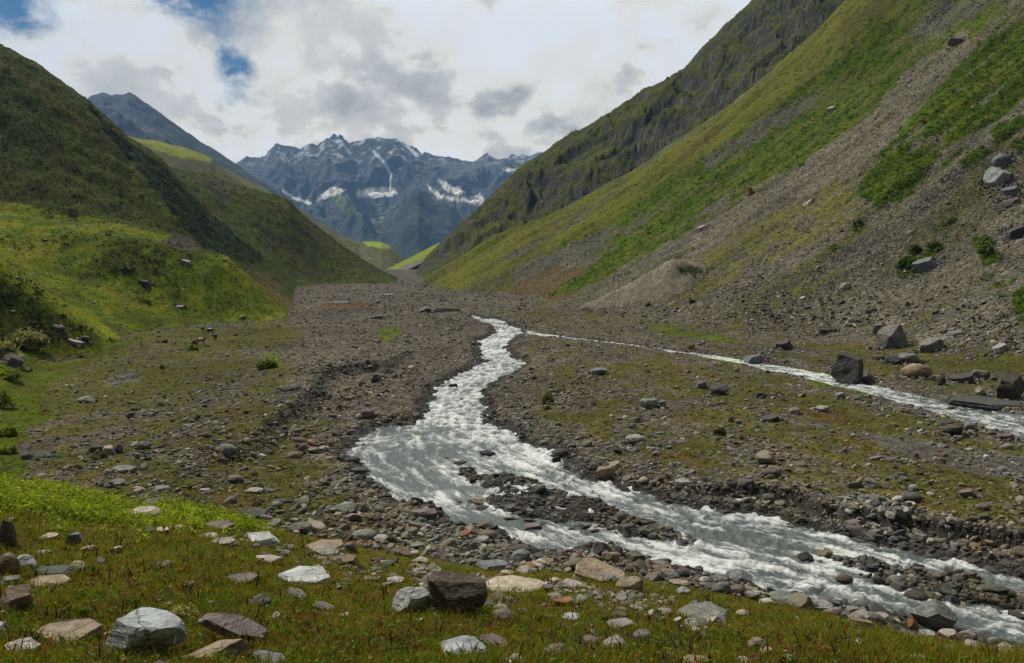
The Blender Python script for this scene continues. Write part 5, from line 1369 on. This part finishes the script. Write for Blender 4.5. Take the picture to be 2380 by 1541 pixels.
def leafmass(name, X, Y, Z, rad, hgt, nleaf, lsz, colr, seed, kind='stuff', vary=.25, mat=None, parent=None, rel=None, shell=.55):
    """clumps of small leaves filling low domes"""
    r = np.random.default_rng(seed); n = len(X)
    N = n * nleaf; ci = np.repeat(np.arange(n), nleaf)
    d = r.normal(size=(N, 3)); d[:, 2] = np.abs(d[:, 2]) * .9 + .05; d /= np.linalg.norm(d, axis=1)[:, None]
    q = r.uniform(shell, 1.0, N)[:, None] * d
    c = np.stack([X[ci] + q[:, 0] * rad[ci], Y[ci] + q[:, 1] * rad[ci], Z[ci] + q[:, 2] * hgt[ci]], -1)
    nn = d + r.normal(0, .55, (N, 3)); nn /= np.linalg.norm(nn, axis=1)[:, None]
    t = np.cross(nn, r.normal(size=(N, 3))); t /= np.linalg.norm(t, axis=1)[:, None]
    b_ = np.cross(nn, t)
    s = (lsz if np.isscalar(lsz) else lsz[ci]) * r.uniform(.6, 1.4, N)
    P = np.stack([c - t * s[:, None], c + b_ * .5 * s[:, None] + nn * .15 * s[:, None], c + t * s[:, None], c - b_ * .5 * s[:, None] + nn * .15 * s[:, None]], 1)
    fa = np.arange(N * 4).reshape(N, 4)
    C = np.repeat((colr[ci] * r.uniform(1 - vary, 1 + vary, N)[:, None])[:, None], 4, 1)
    o = mesh_from(name, P.reshape(-1, 3), fa, mat or m_leaf, C.reshape(-1, 3), False, parent=parent)
    if kind: tag(o, kind=kind)
    return o
def mixpal(r, pal, wts):
    """wts (n,k) -> colours drawn per row"""
    c = np.cumsum(wts, 1); c /= c[:, -1:]
    i = (r.uniform(0, 1, len(wts))[:, None] > c).sum(1)
    return np.asarray(pal)[np.clip(i, 0, len(pal) - 1)] * r.uniform(.75, 1.25, len(wts))[:, None]
r = np.random.default_rng(81)
# -- meadow in the foreground
BRI = [(-300, 1060), (0, 1082), (60, 1095), (150, 1126), (300, 1160), (430, 1168), (560, 1200), (640, 1236), (520, 1222), (330, 1216), (250, 1212), (130, 1190), (0, 1175), (-300, 1160)]
def free_of_rocks(X, Y, k_=.42):
    ok = np.ones(len(X), bool)
    for o in ALLROCKS:
        if o.location.y > 50: continue
        a, b_ = o.dimensions.x * k_, o.dimensions.y * k_
        m = np.abs(X - o.location.x) < a
        ok[m] &= ((X[m] - o.location.x) / a) ** 2 + ((Y[m] - o.location.y) / b_) ** 2 > 1
    return ok
bpy.context.view_layer.update()
n = 230000
px, py = r.uniform(-330, 2700, n), r.uniform(1085, 1640, n)
X, Y, Z = hit(px, py); ok = np.isfinite(Y); X, Y, px, py = X[ok], Y[ok], px[ok], py[ok]
ok = (grid_at(isfg.astype(float), X, Y) > .35 + .2 * fbm(X / .9, Y / .9, 2, 84)) & free_of_rocks(X, Y)
X, Y, px, py = X[ok], Y[ok], px[ok], py[ok]; n = len(X); Z = grid_at(ZZ, X, Y)
p1, p2, p3 = fbm(X / 2.6, Y / 3.6, 4, 85), fbm(X / 1.1, Y / 1.5, 3, 86), fbm(X / .5, Y / .6, 2, 87)
edge = smooth(1700, 2100, px)
pal = [(.150, .225, .006), (.265, .245, .010), (.245, .105, .018), (.31, .235, .07), (.24, .26, .015)]
wts = np.stack([.9 + 1.6 * np.maximum(0, p1) + 1.2 * np.maximum(0, p2), .8 + .4 * p3, .60 + 2.2 * np.maximum(0, -p1) + .8 * np.maximum(0, p3), .16 + .2 * np.maximum(0, -p2), .25 + .7 * edge], -1)
c_ = mixpal(r, pal, np.maximum(wts, .02))
h = r.lognormal(math.log(.115), .38, n) * (1 + .35 * p1) * (1 + .3 * edge)
blades('grass', X, Y, Z, h, r.uniform(.010, .022, n) * np.clip(Y / 16, .8, 2.2), r.uniform(.15, .8, n), c_, 88)
# longer grass round the foot of every rock in the meadow
qx, qy = [], []
for o in ALLROCKS:
    if o.location.y > 44 or float(grid_at(isfg.astype(float), np.array([o.location.x]), np.array([o.location.y]))[0]) < .5: continue
    k_ = int(60 + 90 * o.dimensions.x); a = r.uniform(0, 6.28, k_); q = r.uniform(.42, .60, k_)
    qx += list(o.location.x + np.cos(a) * q * o.dimensions.x); qy += list(o.location.y + np.sin(a) * q * o.dimensions.y)
qx, qy = np.array(qx), np.array(qy); k_ = len(qx)
blades('grass', qx, qy, grid_at(ZZ, qx, qy), r.lognormal(math.log(.16), .35, k_), r.uniform(.012, .024, k_) * np.clip(qy / 16, .8, 2.2), r.uniform(.2, .9, k_), mixpal(r, pal, np.tile([1, .8, .5, .25, .4], (k_, 1))), 188)
sel = r.uniform(0, 1, n) < .0022
k_ = sel.sum()
leafmass('flowers', X[sel], Y[sel], Z[sel] + .09, np.full(k_, .03), np.full(k_, .04), 6, .014 * np.clip(Y[sel] / 14, 1, 2), mixpal(r, [(.6, .5, .08), (.62, .6, .52), (.30, .16, .36)], np.tile([1, .7, .4], (k_, 1))), 187)
# low leafy herbs between the grass
sel = r.uniform(0, 1, n) < .055
hx_, hy_ = X[sel], Y[sel]; m_ = len(hx_)
hc = mixpal(r, [(.085, .135, .012), (.12, .18, .016), (.17, .14, .025), (.13, .055, .025)], np.stack([.6 + p2[sel].clip(0), .5 + p1[sel].clip(0), np.full(m_, .2), .22 + (-p1[sel]).clip(0)], -1))
leafmass('herbs', hx_, hy_, Z[sel], r.uniform(.07, .20, m_), r.uniform(.06, .18, m_), 9, r.uniform(.022, .05, m_), hc, 89)
# small stones half hidden in it
sel = r.uniform(0, 1, n) < .0006
ss_ = r.lognormal(math.log(.11), .5, sel.sum())
scatter_stones('gravel', X[sel], Y[sel], Z[sel] + .05, ss_, r.uniform(.35, .7, sel.sum()), pick(r, sel.sum()) * 1.35, 1, ['s', 'b'], 90)
# stones spilling over the lower edge of the meadow
n2 = 1500
px, py = r.uniform(540, 1680, n2), 0
py = np.interp(px, ex, ey) + np.abs(r.normal(0, 26, n2)) + 4
X, Y, Z2 = hit(px, py); ok = np.isfinite(Y) & (fbm(px / 60, py / 40, 3, 189) > -.05); X, Y = X[ok], Y[ok]
ss_ = np.minimum(r.lognormal(math.log(.17), .5, len(X)), .42)
scatter_stones('gravel', X, Y, grid_at(ZZ, X, Y) + .04 * ss_, ss_, r.uniform(.35, .7, len(X)), pick(r, len(X)) * 1.05, 1, ['s', 'b', 'r'], 190)
# bright leafy shrubs on the shoulder at left
n = 5200
px, py = r.uniform(-320, 660, n), r.uniform(1070, 1245, n)
X, Y, Z = hit(px, py + 14); ok = np.isfinite(Y)
X, Y, px, py = X[ok], Y[ok], px[ok], py[ok]
ok = (inpoly(px + 22 * fbm(X / 2, Y / 2, 3, 91), py + 16 * fbm(X / 1.5, Y / 1.5, 3, 92) + 6, BRI) | (r.uniform(0, 1, len(X)) < .03)) & (grid_at(isfg.astype(float), X, Y) > .3) & free_of_rocks(X, Y, .5)
X, Y = X[ok], Y[ok]; n = len(X)
bc = mixpal(r, [(.27, .36, .012), (.34, .39, .016), (.17, .24, .010)], np.tile([1, .8, .5], (n, 1))) * (1 + .35 * fbm(X / 1.2, Y / 1.2, 3, 93))[:, None]
leafmass('shrubs', X, Y, grid_at(ZZ, X, Y), r.uniform(.35, .75, n), r.uniform(.28, .62, n), 26, r.uniform(.05, .10, n), bc, 94, shell=.35)
# dry dark stalks of dock and mint standing above the grass
SX = [(250, 1290, 22), (268, 1265, 14), (300, 1330, 30), (470, 1395, 40), (690, 1275, 20), (1180, 1355, 12), (1265, 1360, 14), (1440, 1490, 70), (1520, 1500, 60), (1620, 1430, 20), (1640, 1400, 10), (2310, 1540, 20), (90, 1340, 20), (345, 1500, 20), (960, 1420, 30), (900, 1405, 30), (1580, 1520, 60), (1330, 1500, 60), (60, 1500, 40)]
px, py, pu = [], [], []
for x, y, s in SX:
    k_ = 7 if s < 50 else 26
    px += list(r.normal(x, s * .7, k_)); py += list(r.normal(y, s * .25 + 4, k_)); pu += [s >= 60] * k_
px += list(r.uniform(-100, 2450, 300)); py += list(r.uniform(1190, 1545, 300)); pu += [False] * 300
px, py, pu = np.array(px), np.array(py), np.array(pu)
X, Y, Z = hit(px, py); ok = np.isfinite(Y) & (Y < 46); X, Y, pu = X[ok], Y[ok], pu[ok]
ok = (grid_at(isfg.astype(float), X, Y) > .6) & free_of_rocks(X, Y); X, Y, pu = X[ok], Y[ok], pu[ok]; n = len(X); Z = grid_at(ZZ, X, Y)
co, fa, cl_ = [], [], []
for i in range(n):
    hh = r.uniform(.16, .36) * (.8 if pu[i] else 1) * (1 + .02 * (Y[i] - 14)); lx, ly = r.normal(0, .09, 2); base = len(co); w = .0035 + .0002 * Y[i]
    c0 = np.array((.085, .045, .095) if pu[i] else random.choice([(.05, .025, .015), (.085, .038, .018), (.04, .03, .02)]))
    L = 7
    for q in range(L):
        t = q / (L - 1); rr_2 = w * (1 if t < .4 else (2.6 + 1.2 * (q % 2)) * (1.25 - t))
        for s in range(3):
            an = s * 2.094 + q * .6
            co.append((X[i] + lx * t * t * hh * 3 + rr_2 * math.cos(an), Y[i] + ly * t * t * hh * 3 + rr_2 * math.sin(an), Z[i] + t * hh)); cl_.append(c0 * (1 if t > .35 else .9))
    for q in range(L - 1):
        for s in range(3):
            a_, b_ = base + q * 3 + s, base + q * 3 + (s + 1) % 3
            fa += [(a_, b_, b_ + 3), (a_, b_ + 3, a_ + 3)]
tag(mesh_from('dry_stalks', np.array(co), np.array(fa), m_leaf, np.array(cl_) * 1.5, False), kind='stuff')
# -- turf tufts between the stones of the valley floor
n = 60000
px, py = r.uniform(-160, 2540, n), r.uniform(690, 1420, n)
X, Y, Z = hit(px, py); ok = np.isfinite(Y); X, Y = X[ok], Y[ok]
ok = (grid_at(fl.astype(float), X, Y) > .5) & (grid_at(SD, X, Y) > .8) & (grid_at(SS, X, Y) > .4) & (r.uniform(0, 1, len(X)) < .03 + .8 * grid_at(Grass, X, Y)); X, Y = X[ok], Y[ok]; n = len(X)
ru_ = fbm(X / 5, Y / 6, 3, 95)
tc_ = mixpal(r, [(.105, .108, .009), (.145, .150, .010), (.13, .060, .018), (.18, .155, .045)], np.stack([.8 + 0 * X, .5 + ru_.clip(0), .16 + .8 * (-ru_ - .1).clip(0), .14 + 0 * X], -1))
sz_ = np.maximum(r.lognormal(math.log(.16), .4, n), r.uniform(1.6, 3.6, n) * Y / F)
leafmass('turf', X, Y, grid_at(ZZ, X, Y) - .02, sz_, sz_ * .55, 7, sz_ * .38, tc_, 96)
# -- grass texture and scrub on the left slopes
n = 42000
px, py = r.uniform(-160, 960, n), r.uniform(60, 1100, n)
X, Y, Z = hit(px, py); ok = np.isfinite(Y); X, Y = X[ok], Y[ok]
ok = (grid_at(LS.astype(float), X, Y) > .6); X, Y = X[ok], Y[ok]; n = len(X)
bcol = np.stack([grid_at(BASE[..., k_], X, Y) for k_ in range(3)], -1)
sz_ = r.uniform(1.8, 4.2, n) * Y / F
leafmass('turf', X, Y, grid_at(ZZ, X, Y) - .05, sz_, sz_ * .5, 4, sz_ * .5, bcol * r.uniform(.8, 1.45, n)[:, None] * np.array([1.0, 1.04, .8]), 97)
n = 9000
px, py = r.uniform(150, 640, n), r.uniform(210, 640, n)
X, Y, Z = hit(px, py); ok = np.isfinite(Y); X, Y = X[ok], Y[ok]
pr = grid_at(dks.astype(float), X, Y) * smooth(-.35, .25, fbm(lu_ := (X * math.cos(.35) - Y * math.sin(.35)) / 40, (X * math.sin(.35) + Y * math.cos(.35)) / 12, 3, 98)) + .015
ok = r.uniform(0, 1, len(X)) < pr; X, Y = X[ok], Y[ok]; n = len(X)
sz_ = r.uniform(.7, 1.9, n)
leafmass('scrub', X, Y, grid_at(ZZ, X, Y) - .1, sz_, sz_ * .9, 12, sz_ * .3, np.tile((.030, .046, .012), (n, 1)) * r.uniform(.7, 1.4, n)[:, None], 99)
n = 1500
px, py = r.uniform(-60, 420, n), r.uniform(120, 800, n)
X, Y, Z = hit(px, py); ok = np.isfinite(Y); X, Y = X[ok], Y[ok]
ok = (grid_at(LS.astype(float), X, Y) > .6) & (fbm(X / 25, Y / 40, 3, 100) > .12); X, Y = X[ok], Y[ok]; n = len(X)
sz_ = r.uniform(.4, 1.2, n)
leafmass('scrub', X, Y, grid_at(ZZ, X, Y) - .1, sz_, sz_ * .8, 10, sz_ * .33, np.tile((.034, .046, .013), (n, 1)) * r.uniform(.7, 1.5, n)[:, None], 101)
# -- shrub bands on the right slope
n = 60000
px, py = r.uniform(1150, 2560, n), r.uniform(-60, 800, n)
X, Y, Z = hit(px, py); ok = np.isfinite(Y); X, Y = X[ok], Y[ok]
ok = grid_at(Shrub, X, Y) > .45; X, Y = X[ok], Y[ok]; n = len(X)
pc, pd = fbm(X / 14, Y / 14, 3, 102), fbm(X / 4, Y / 4, 2, 103)
sc_ = mixpal(r, [(.082, .145, .005), (.135, .190, .007), (.046, .088, .005), (.17, .17, .014)], np.stack([.9 + 0 * X, .4 + 1.2 * pc.clip(0), .35 + 1.4 * (-pd).clip(0), .12 + .5 * (-pc - .2).clip(0)], -1))
sz_ = np.maximum(r.uniform(.35, .95, n) * (1 + .5 * pd), 2.2 * Y / F)
leafmass('shrubs', X, Y, grid_at(ZZ, X, Y) - .08, sz_, sz_ * .95, 9, sz_ * .34, sc_, 104)
# grass on the sunny meadow and thin tufts over the scree
n = 26000
px, py = r.uniform(940, 2540, n), r.uniform(-40, 900, n)
X, Y, Z = hit(px, py); ok = np.isfinite(Y); X, Y = X[ok], Y[ok]
ok = (grid_at((RS | RM).astype(float), X, Y) > .6) & (grid_at(Stony, X, Y) < .75) & (grid_at(Shrub, X, Y) < .3); X, Y = X[ok], Y[ok]; n = len(X)
bcol = np.stack([grid_at(BASE[..., k_], X, Y) for k_ in range(3)], -1)
sz_ = r.uniform(1.4, 3.6, n) * Y / F
leafmass('turf', X, Y, grid_at(ZZ, X, Y) - .05, sz_, sz_ * .5, 4, sz_ * .5, bcol * r.uniform(.75, 1.4, n)[:, None], 105)

# ------------------------------------------------------------------ single bushes and plants
def tube(co, fa, pts, rad, seg=5):
    base = len(co)
    for q, (p, w) in enumerate(zip(pts, rad)):
        for s in range(seg):
            a = s * 2 * math.pi / seg
            co.append((p[0] + w * math.cos(a), p[1] + w * math.sin(a), p[2]))
    for q in range(len(pts) - 1):
        for s in range(seg):
            a, b_ = base + q * seg + s, base + q * seg + (s + 1) % seg
            fa += [(a, b_, b_ + seg), (a, b_ + seg, a + seg)]
def bush(px, py, w, h, cols_, label, seed, nclump=26, nleaf=26, lsz=.10, blossom=None, name='bush', group='single bushes', cat='bush'):
    X, Y, Z = [float(v[0]) for v in hit(px, py)]
    if not np.isfinite(Y): print('bush off', label); return
    s = Y / F; W_, H_ = w * s, h * s
    Yc = Y + W_ * .3; Xc = X * Yc / Y; gz = float(grid_at(ZZ, np.array([Xc]), np.array([Yc]))[0])
    e = empty(name, (Xc, Yc, gz)); tag(e, label, cat, group)
    rr = np.random.default_rng(seed)
    a, q = rr.uniform(0, 6.28, nclump), np.sqrt(rr.uniform(0, 1, nclump))
    cx, cy_ = np.cos(a) * q * W_ * .40, np.sin(a) * q * W_ * .34
    cz = H_ * .42 * (1 - q * q) * rr.uniform(.5, 1.2, nclump)
    lc = np.asarray(cols_)[rr.integers(0, len(cols_), nclump)] * rr.uniform(.7, 1.3, nclump)[:, None]
    leafmass('foliage', cx, cy_, cz, np.full(nclump, W_ * .17), np.full(nclump, H_ * .48) * rr.uniform(.7, 1.1, nclump), nleaf, np.full(nclump, lsz * W_), lc, seed + 1, kind=None, parent=e, shell=.3)
    co, fa = [], []
    for i in range(9):
        j = rr.integers(0, nclump)
        tube(co, fa, [(cx[j] * t, cy_[j] * t, (cz[j] + H_ * .3) * t ** .8 - .03) for t in (0, .4, .8, 1)], [W_ * .012, W_ * .010, W_ * .007, W_ * .003], 4)
    mesh_from('stems', np.array(co), np.array(fa), m_leaf, np.tile((.07, .045, .025), (len(co), 1)), True, parent=e)
    if blossom:
        k_ = nclump
        leafmass('blossoms', cx, cy_, cz + H_ * .1, np.full(k_, W_ * .18), np.full(k_, H_ * .5), 9, np.full(k_, lsz * W_ * .8), np.tile(blossom, (k_, 1)), seed + 2, kind=None, parent=e, shell=.9)
    return e
PALE = [(.28, .30, .07), (.21, .24, .045), (.14, .18, .025)]
BRIGHT = [(.24, .33, .016), (.30, .36, .02), (.17, .25, .012)]
DARKG = [(.080, .125, .009), (.11, .16, .012), (.055, .085, .010)]
bush(62, 818, 92, 50, PALE, 'large pale flowering bush above the grey brown block at the left edge', 401, 34, 30, .06, (.34, .33, .14))
bush(14, 832, 60, 42, PALE, 'pale yellow green bush cut off by the left edge beside the larger bush', 402, 24, 26, .07, (.34, .33, .14))
bush(22, 885, 62, 38, BRIGHT, 'bright green leafy bush under the grey brown block at left', 403, 24, 26, .07)
bush(10, 952, 56, 60, BRIGHT, 'yellow green bush at the left edge above the flat green', 404, 26, 26, .07)
bush(16, 1016, 50, 34, BRIGHT, 'low yellow green bush at the left edge beside grey silt', 405, 20, 24, .08)
bush(18, 1056, 44, 28, BRIGHT, 'lowest small bush at the left edge above the bright shrubs', 406, 18, 24, .08)
bush(620, 858, 52, 30, [(.12, .17, .012), (.17, .21, .014)], 'lone green bush on the gravel flat below the pack horses', 407, 22, 24, .08)
bush(446, 814, 30, 16, DARKG + BRIGHT, 'low bright green tuft in front of the pack horses', 408, 16, 20, .09)
bush(2292, 598, 40, 34, DARKG, 'round dark green bush on the lower right scree', 409, 22, 24, .09)
bush(2110, 628, 46, 34, DARKG, 'green bush left of the dark slab on the scree', 410, 22, 24, .09)
bush(2120, 592, 40, 24, DARKG, 'green bush above the dark slab on the scree', 411, 18, 22, .09)
bush(2170, 583, 34, 22, DARKG, 'small green bush up right of the dark slab on the scree', 412, 16, 22, .09)
bush(1993, 528, 24, 18, DARKG, 'tiny dark round bush below the point of the large shrub field', 413, 14, 20, .1)
bush(1274, 940, 30, 42, [(.13, .15, .02), (.16, .17, .025), (.10, .10, .02)], 'yellow green upright bush on the flat right of the river bend', 414, 20, 22, .09)
bush(1672, 1012, 34, 28, [(.12, .14, .02), (.10, .11, .018)], 'olive green tuft in the middle of the flat between the streams', 415, 18, 20, .09)
bush(598, 1176, 24, 15, [(.20, .19, .06), (.16, .17, .04)], 'round yellow cushion plant on dark silt right of the bright shrubs', 416, 14, 20, .1, name='cushion_plant', group=None, cat='plant')
bush(232, 1066, 44, 20, [(.24, .22, .10), (.17, .17, .05)], 'pale straw coloured cushion plant left of the pale pink squared rock', 417, 16, 20, .09, name='cushion_plant', group=None, cat='plant')
bush(2192, 1078, 12, 18, [(.16, .055, .018), (.13, .05, .02)], 'rust red upright plant on dark sand between the streams, right one', 418, 8, 14, .14, name='plant', group='rust red plants on the sand', cat='plant')
bush(2130, 1066, 14, 16, [(.15, .06, .02), (.12, .05, .02)], 'rust red plant on dark sand between the streams, left one', 419, 8, 14, .14, name='plant', group='rust red plants on the sand', cat='plant')
bush(426, 1452, 78, 48, [(.10, .13, .02), (.13, .15, .025)], 'cream flowering plant behind the big angular blue white boulder', 420, 18, 12, .045, (.62, .53, .24), name='flowering_plant', group=None, cat='plant')
bush(190, 1440, 50, 40, [(.16, .23, .02), (.13, .19, .018)], 'large leaved bright green dock plant above the wide tan slab', 421, 8, 9, .16, name='plant', group=None, cat='plant')
bush(212, 1335, 44, 30, [(.13, .22, .02), (.10, .18, .015)], 'bright green leafy herb clump right of the pointed lilac white rock', 422, 12, 16, .10, name='plant', group=None, cat='plant')
# ------------------------------------------------------------------ pack horses on the gravel flat
def plain(name, c, rough=.8, var=.25, scale=6.):
    m, nt, b = newmat(name)
    tcn = nd(nt, 'ShaderNodeTexCoord'); n = nd(nt, 'ShaderNodeTexNoise', Scale=scale, Detail=4.0); lk(nt, tcn.outputs['Object'], n.inputs['Vector'])
    lk(nt, mixcol(nt, 'MULTIPLY', c, ramp(nt, n.outputs[0], [(.3, 1 - var), (.7, 1 + var)])), b.inputs['Base Color'])
    b.inputs['Roughness'].default_value = rough
    return m
def skinned(name, verts, edges, rads, mat, parent):
    me = bpy.data.meshes.new(name); me.from_pydata(verts, edges, []); me.materials.append(mat)
    o = bpy.data.objects.new(name, me); col.objects.link(o); o.parent = parent
    o.modifiers.new('Skin', 'SKIN'); s = o.modifiers.new('Subdivision', 'SUBSURF'); s.levels = s.render_levels = 1
    for v, r_ in zip(me.skin_vertices[0].data, rads): v.radius = (r_, r_) if isinstance(r_, float) else r_
    me.skin_vertices[0].data[0].use_root = True
    return o
def horse(px, py, yaw, coat, mane, grazing, label, seed):
    X, Y, Z = [float(v[0]) for v in hit(px, py)]
    e = empty('horse', (X, Y, Z - .02), yaw); tag(e, label, 'horse', 'pack horses on the gravel flat')
    rr = np.random.default_rng(seed); j = lambda: rr.uniform(-.07, .07)
    V = [(-.52, 0, 1.06), (0, 0, 1.0), (.45, 0, 1.04)]; Rr = [(.22, .24), (.25, .28), (.19, .26)]; E = [(0, 1), (1, 2)]
    nk = [(.70, 0, 1.14, .15), (1.02, 0, .86, .11), (1.16, 0, .70, .10), (1.26, 0, .56, .085), (1.36, 0, .38, .055)] if grazing else [(.68, 0, 1.22, .15), (.88, 0, 1.45, .11), (1.0, 0, 1.58, .10), (1.14, 0, 1.50, .085), (1.32, 0, 1.34, .055)]
    p = 2
    for a in nk: V.append(a[:3]); Rr.append(a[3]); E.append((p, len(V) - 1)); p = len(V) - 1
    for s in (-1, 1):
        a, c = j(), j()
        for root, L in ((0, [(-.56, .13 * s, .84, .13), (-.46 + a, .13 * s, .66, .09), (-.66 + a, .13 * s, .42, .05), (-.60 + a * 1.6, .13 * s, .12, .036), (-.56 + a * 1.8, .13 * s, .03, .05)]),
                        (2, [(.46, .12 * s, .78, .11), (.47 + c, .12 * s, .42, .05), (.46 + c * 1.6, .12 * s, .12, .036), (.51 + c * 1.8, .12 * s, .03, .05)])):
            p = root
            for q in L: V.append(q[:3]); Rr.append(q[3]); E.append((p, len(V) - 1)); p = len(V) - 1
    hp = 6
    body = skinned('body', V, E, Rr, coat, e)
    skinned('tail', [(-.72, 0, 1.14), (-.84, 0, .98), (-.88, 0, .66), (-.86, 0, .40)], [(0, 1), (1, 2), (2, 3)], [.04, .06, .07, .03], mane, e)
    h = V[hp]
    for s in (-1, 1): skinned('ear', [(nk[2][0] - .02, .05 * s, nk[2][2] + .06), (nk[2][0] - .02, .06 * s, nk[2][2] + .20)], [(0, 1)], [.03, .012], coat, e)
    skinned('mane', [(nk[0][0] - .04, 0, nk[0][2] + .13), (nk[1][0] - .07, 0, nk[1][2] + .09), (nk[2][0] - .06, 0, nk[2][2] + .08)], [(0, 1), (1, 2)], [.035, .045, .03], mane, e)
    return e, X, Y, Z
def pack(h, mat, L, Wd, T, z0, label, seed, lump=.10):
    e, X, Y, Z = h
    v, f = ICO[4]; p = v.copy()
    p = np.sign(p) * np.abs(p) ** .62                       # rounded bundle
    p *= np.array([L, Wd, T]) * .5
    dn = np.abs(p[:, 1]) / (Wd * .5)
    p[:, 2] -= .55 * T * dn ** 2 * (p[:, 2] < T) * .9        # hangs down both flanks
    p += v * (lump * fbm3(p, .25, 3, seed))[:, None]
    o = mesh_from('pack_load', p, f, mat, None, True)
    o.location = (X, Y, Z + z0); o.rotation_euler = (0, 0, e.rotation_euler[2])
    tag(o, label, 'pack', 'loads carried by the pack horses')
    a = np.linspace(0, 2 * np.pi, 20, endpoint=False)
    for x in (-.22 * L, .22 * L):
        co, fa = [], []
        ring = [(x, math.cos(t) * Wd * .47, math.sin(t) * T * .52 - .45 * T * abs(math.cos(t)) ** 2) for t in a]
        for q, c in enumerate(ring):
            for s in range(4): co.append((c[0] + .018 * math.cos(s * 1.571), c[1] * (1 + .03 * math.sin(s * 1.571)), c[2] + .018 * math.sin(s * 1.571)))
        for q in range(20):
            for s in range(4):
                a0, a1 = q * 4 + s, q * 4 + (s + 1) % 4; b0, b1 = ((q + 1) % 20) * 4 + s, ((q + 1) % 20) * 4 + (s + 1) % 4
                fa += [(a0, a1, b1), (a0, b1, b0)]
        mesh_from('rope', np.array(co), np.array(fa), m_rope, None, True, parent=o)
m_rope = plain('rope_fibre', (.25, .2, .13))
m_black, m_brown, m_dkb, m_mane = plain('black_coat', (.012, .011, .010)), plain('brown_coat', (.045, .025, .013)), plain('dark_coat', (.020, .014, .011)), plain('mane_hair', (.010, .009, .008))
m_blue, m_white, m_grey, m_purple, m_pale = plain('blue_tarp', (.035, .085, .24), .5), plain('white_sack', (.62, .58, .48)), plain('grey_sack', (.16, .145, .12)), plain('purple_cloth', (.045, .022, .075)), plain('pale_sack', (.33, .32, .28))
h = horse(471, 772, 2.2, m_black, m_mane, False, 'black pack horse farthest back, with a pale grey load', 501); pack(h, m_pale, .75, .80, .42, 1.30, 'pale grey bundle on the back of the rear black horse', 502)
h = horse(489, 777, -.15, m_dkb, m_mane, True, 'dark horse covered by a blue load, head lowered to the right', 503); pack(h, m_blue, 1.25, .85, .50, 1.22, 'bright blue tarpaulin load on the horse with lowered head', 504, .05)
h = horse(500, 792, 1.62, m_dkb, m_mane, True, 'dark brown horse seen from behind under a wide grey load', 505); pack(h, m_grey, .8, 1.25, .34, 1.32, 'wide flat grey load on the horse seen from behind', 506)
h = horse(467, 802, .35, m_brown, m_mane, False, 'brown horse facing right with white sacks on its back', 507); pack(h, m_white, .75, .80, .46, 1.32, 'white sack load on the brown horse', 508)
h = horse(452, 807, 1.3, m_black, m_mane, False, 'black horse nearest the camera with a dark purple cloth over its rump', 509); pack(h, m_purple, 1.0, .72, .50, 1.16, 'dark purple cloth load on the nearest black horse', 510, .04)
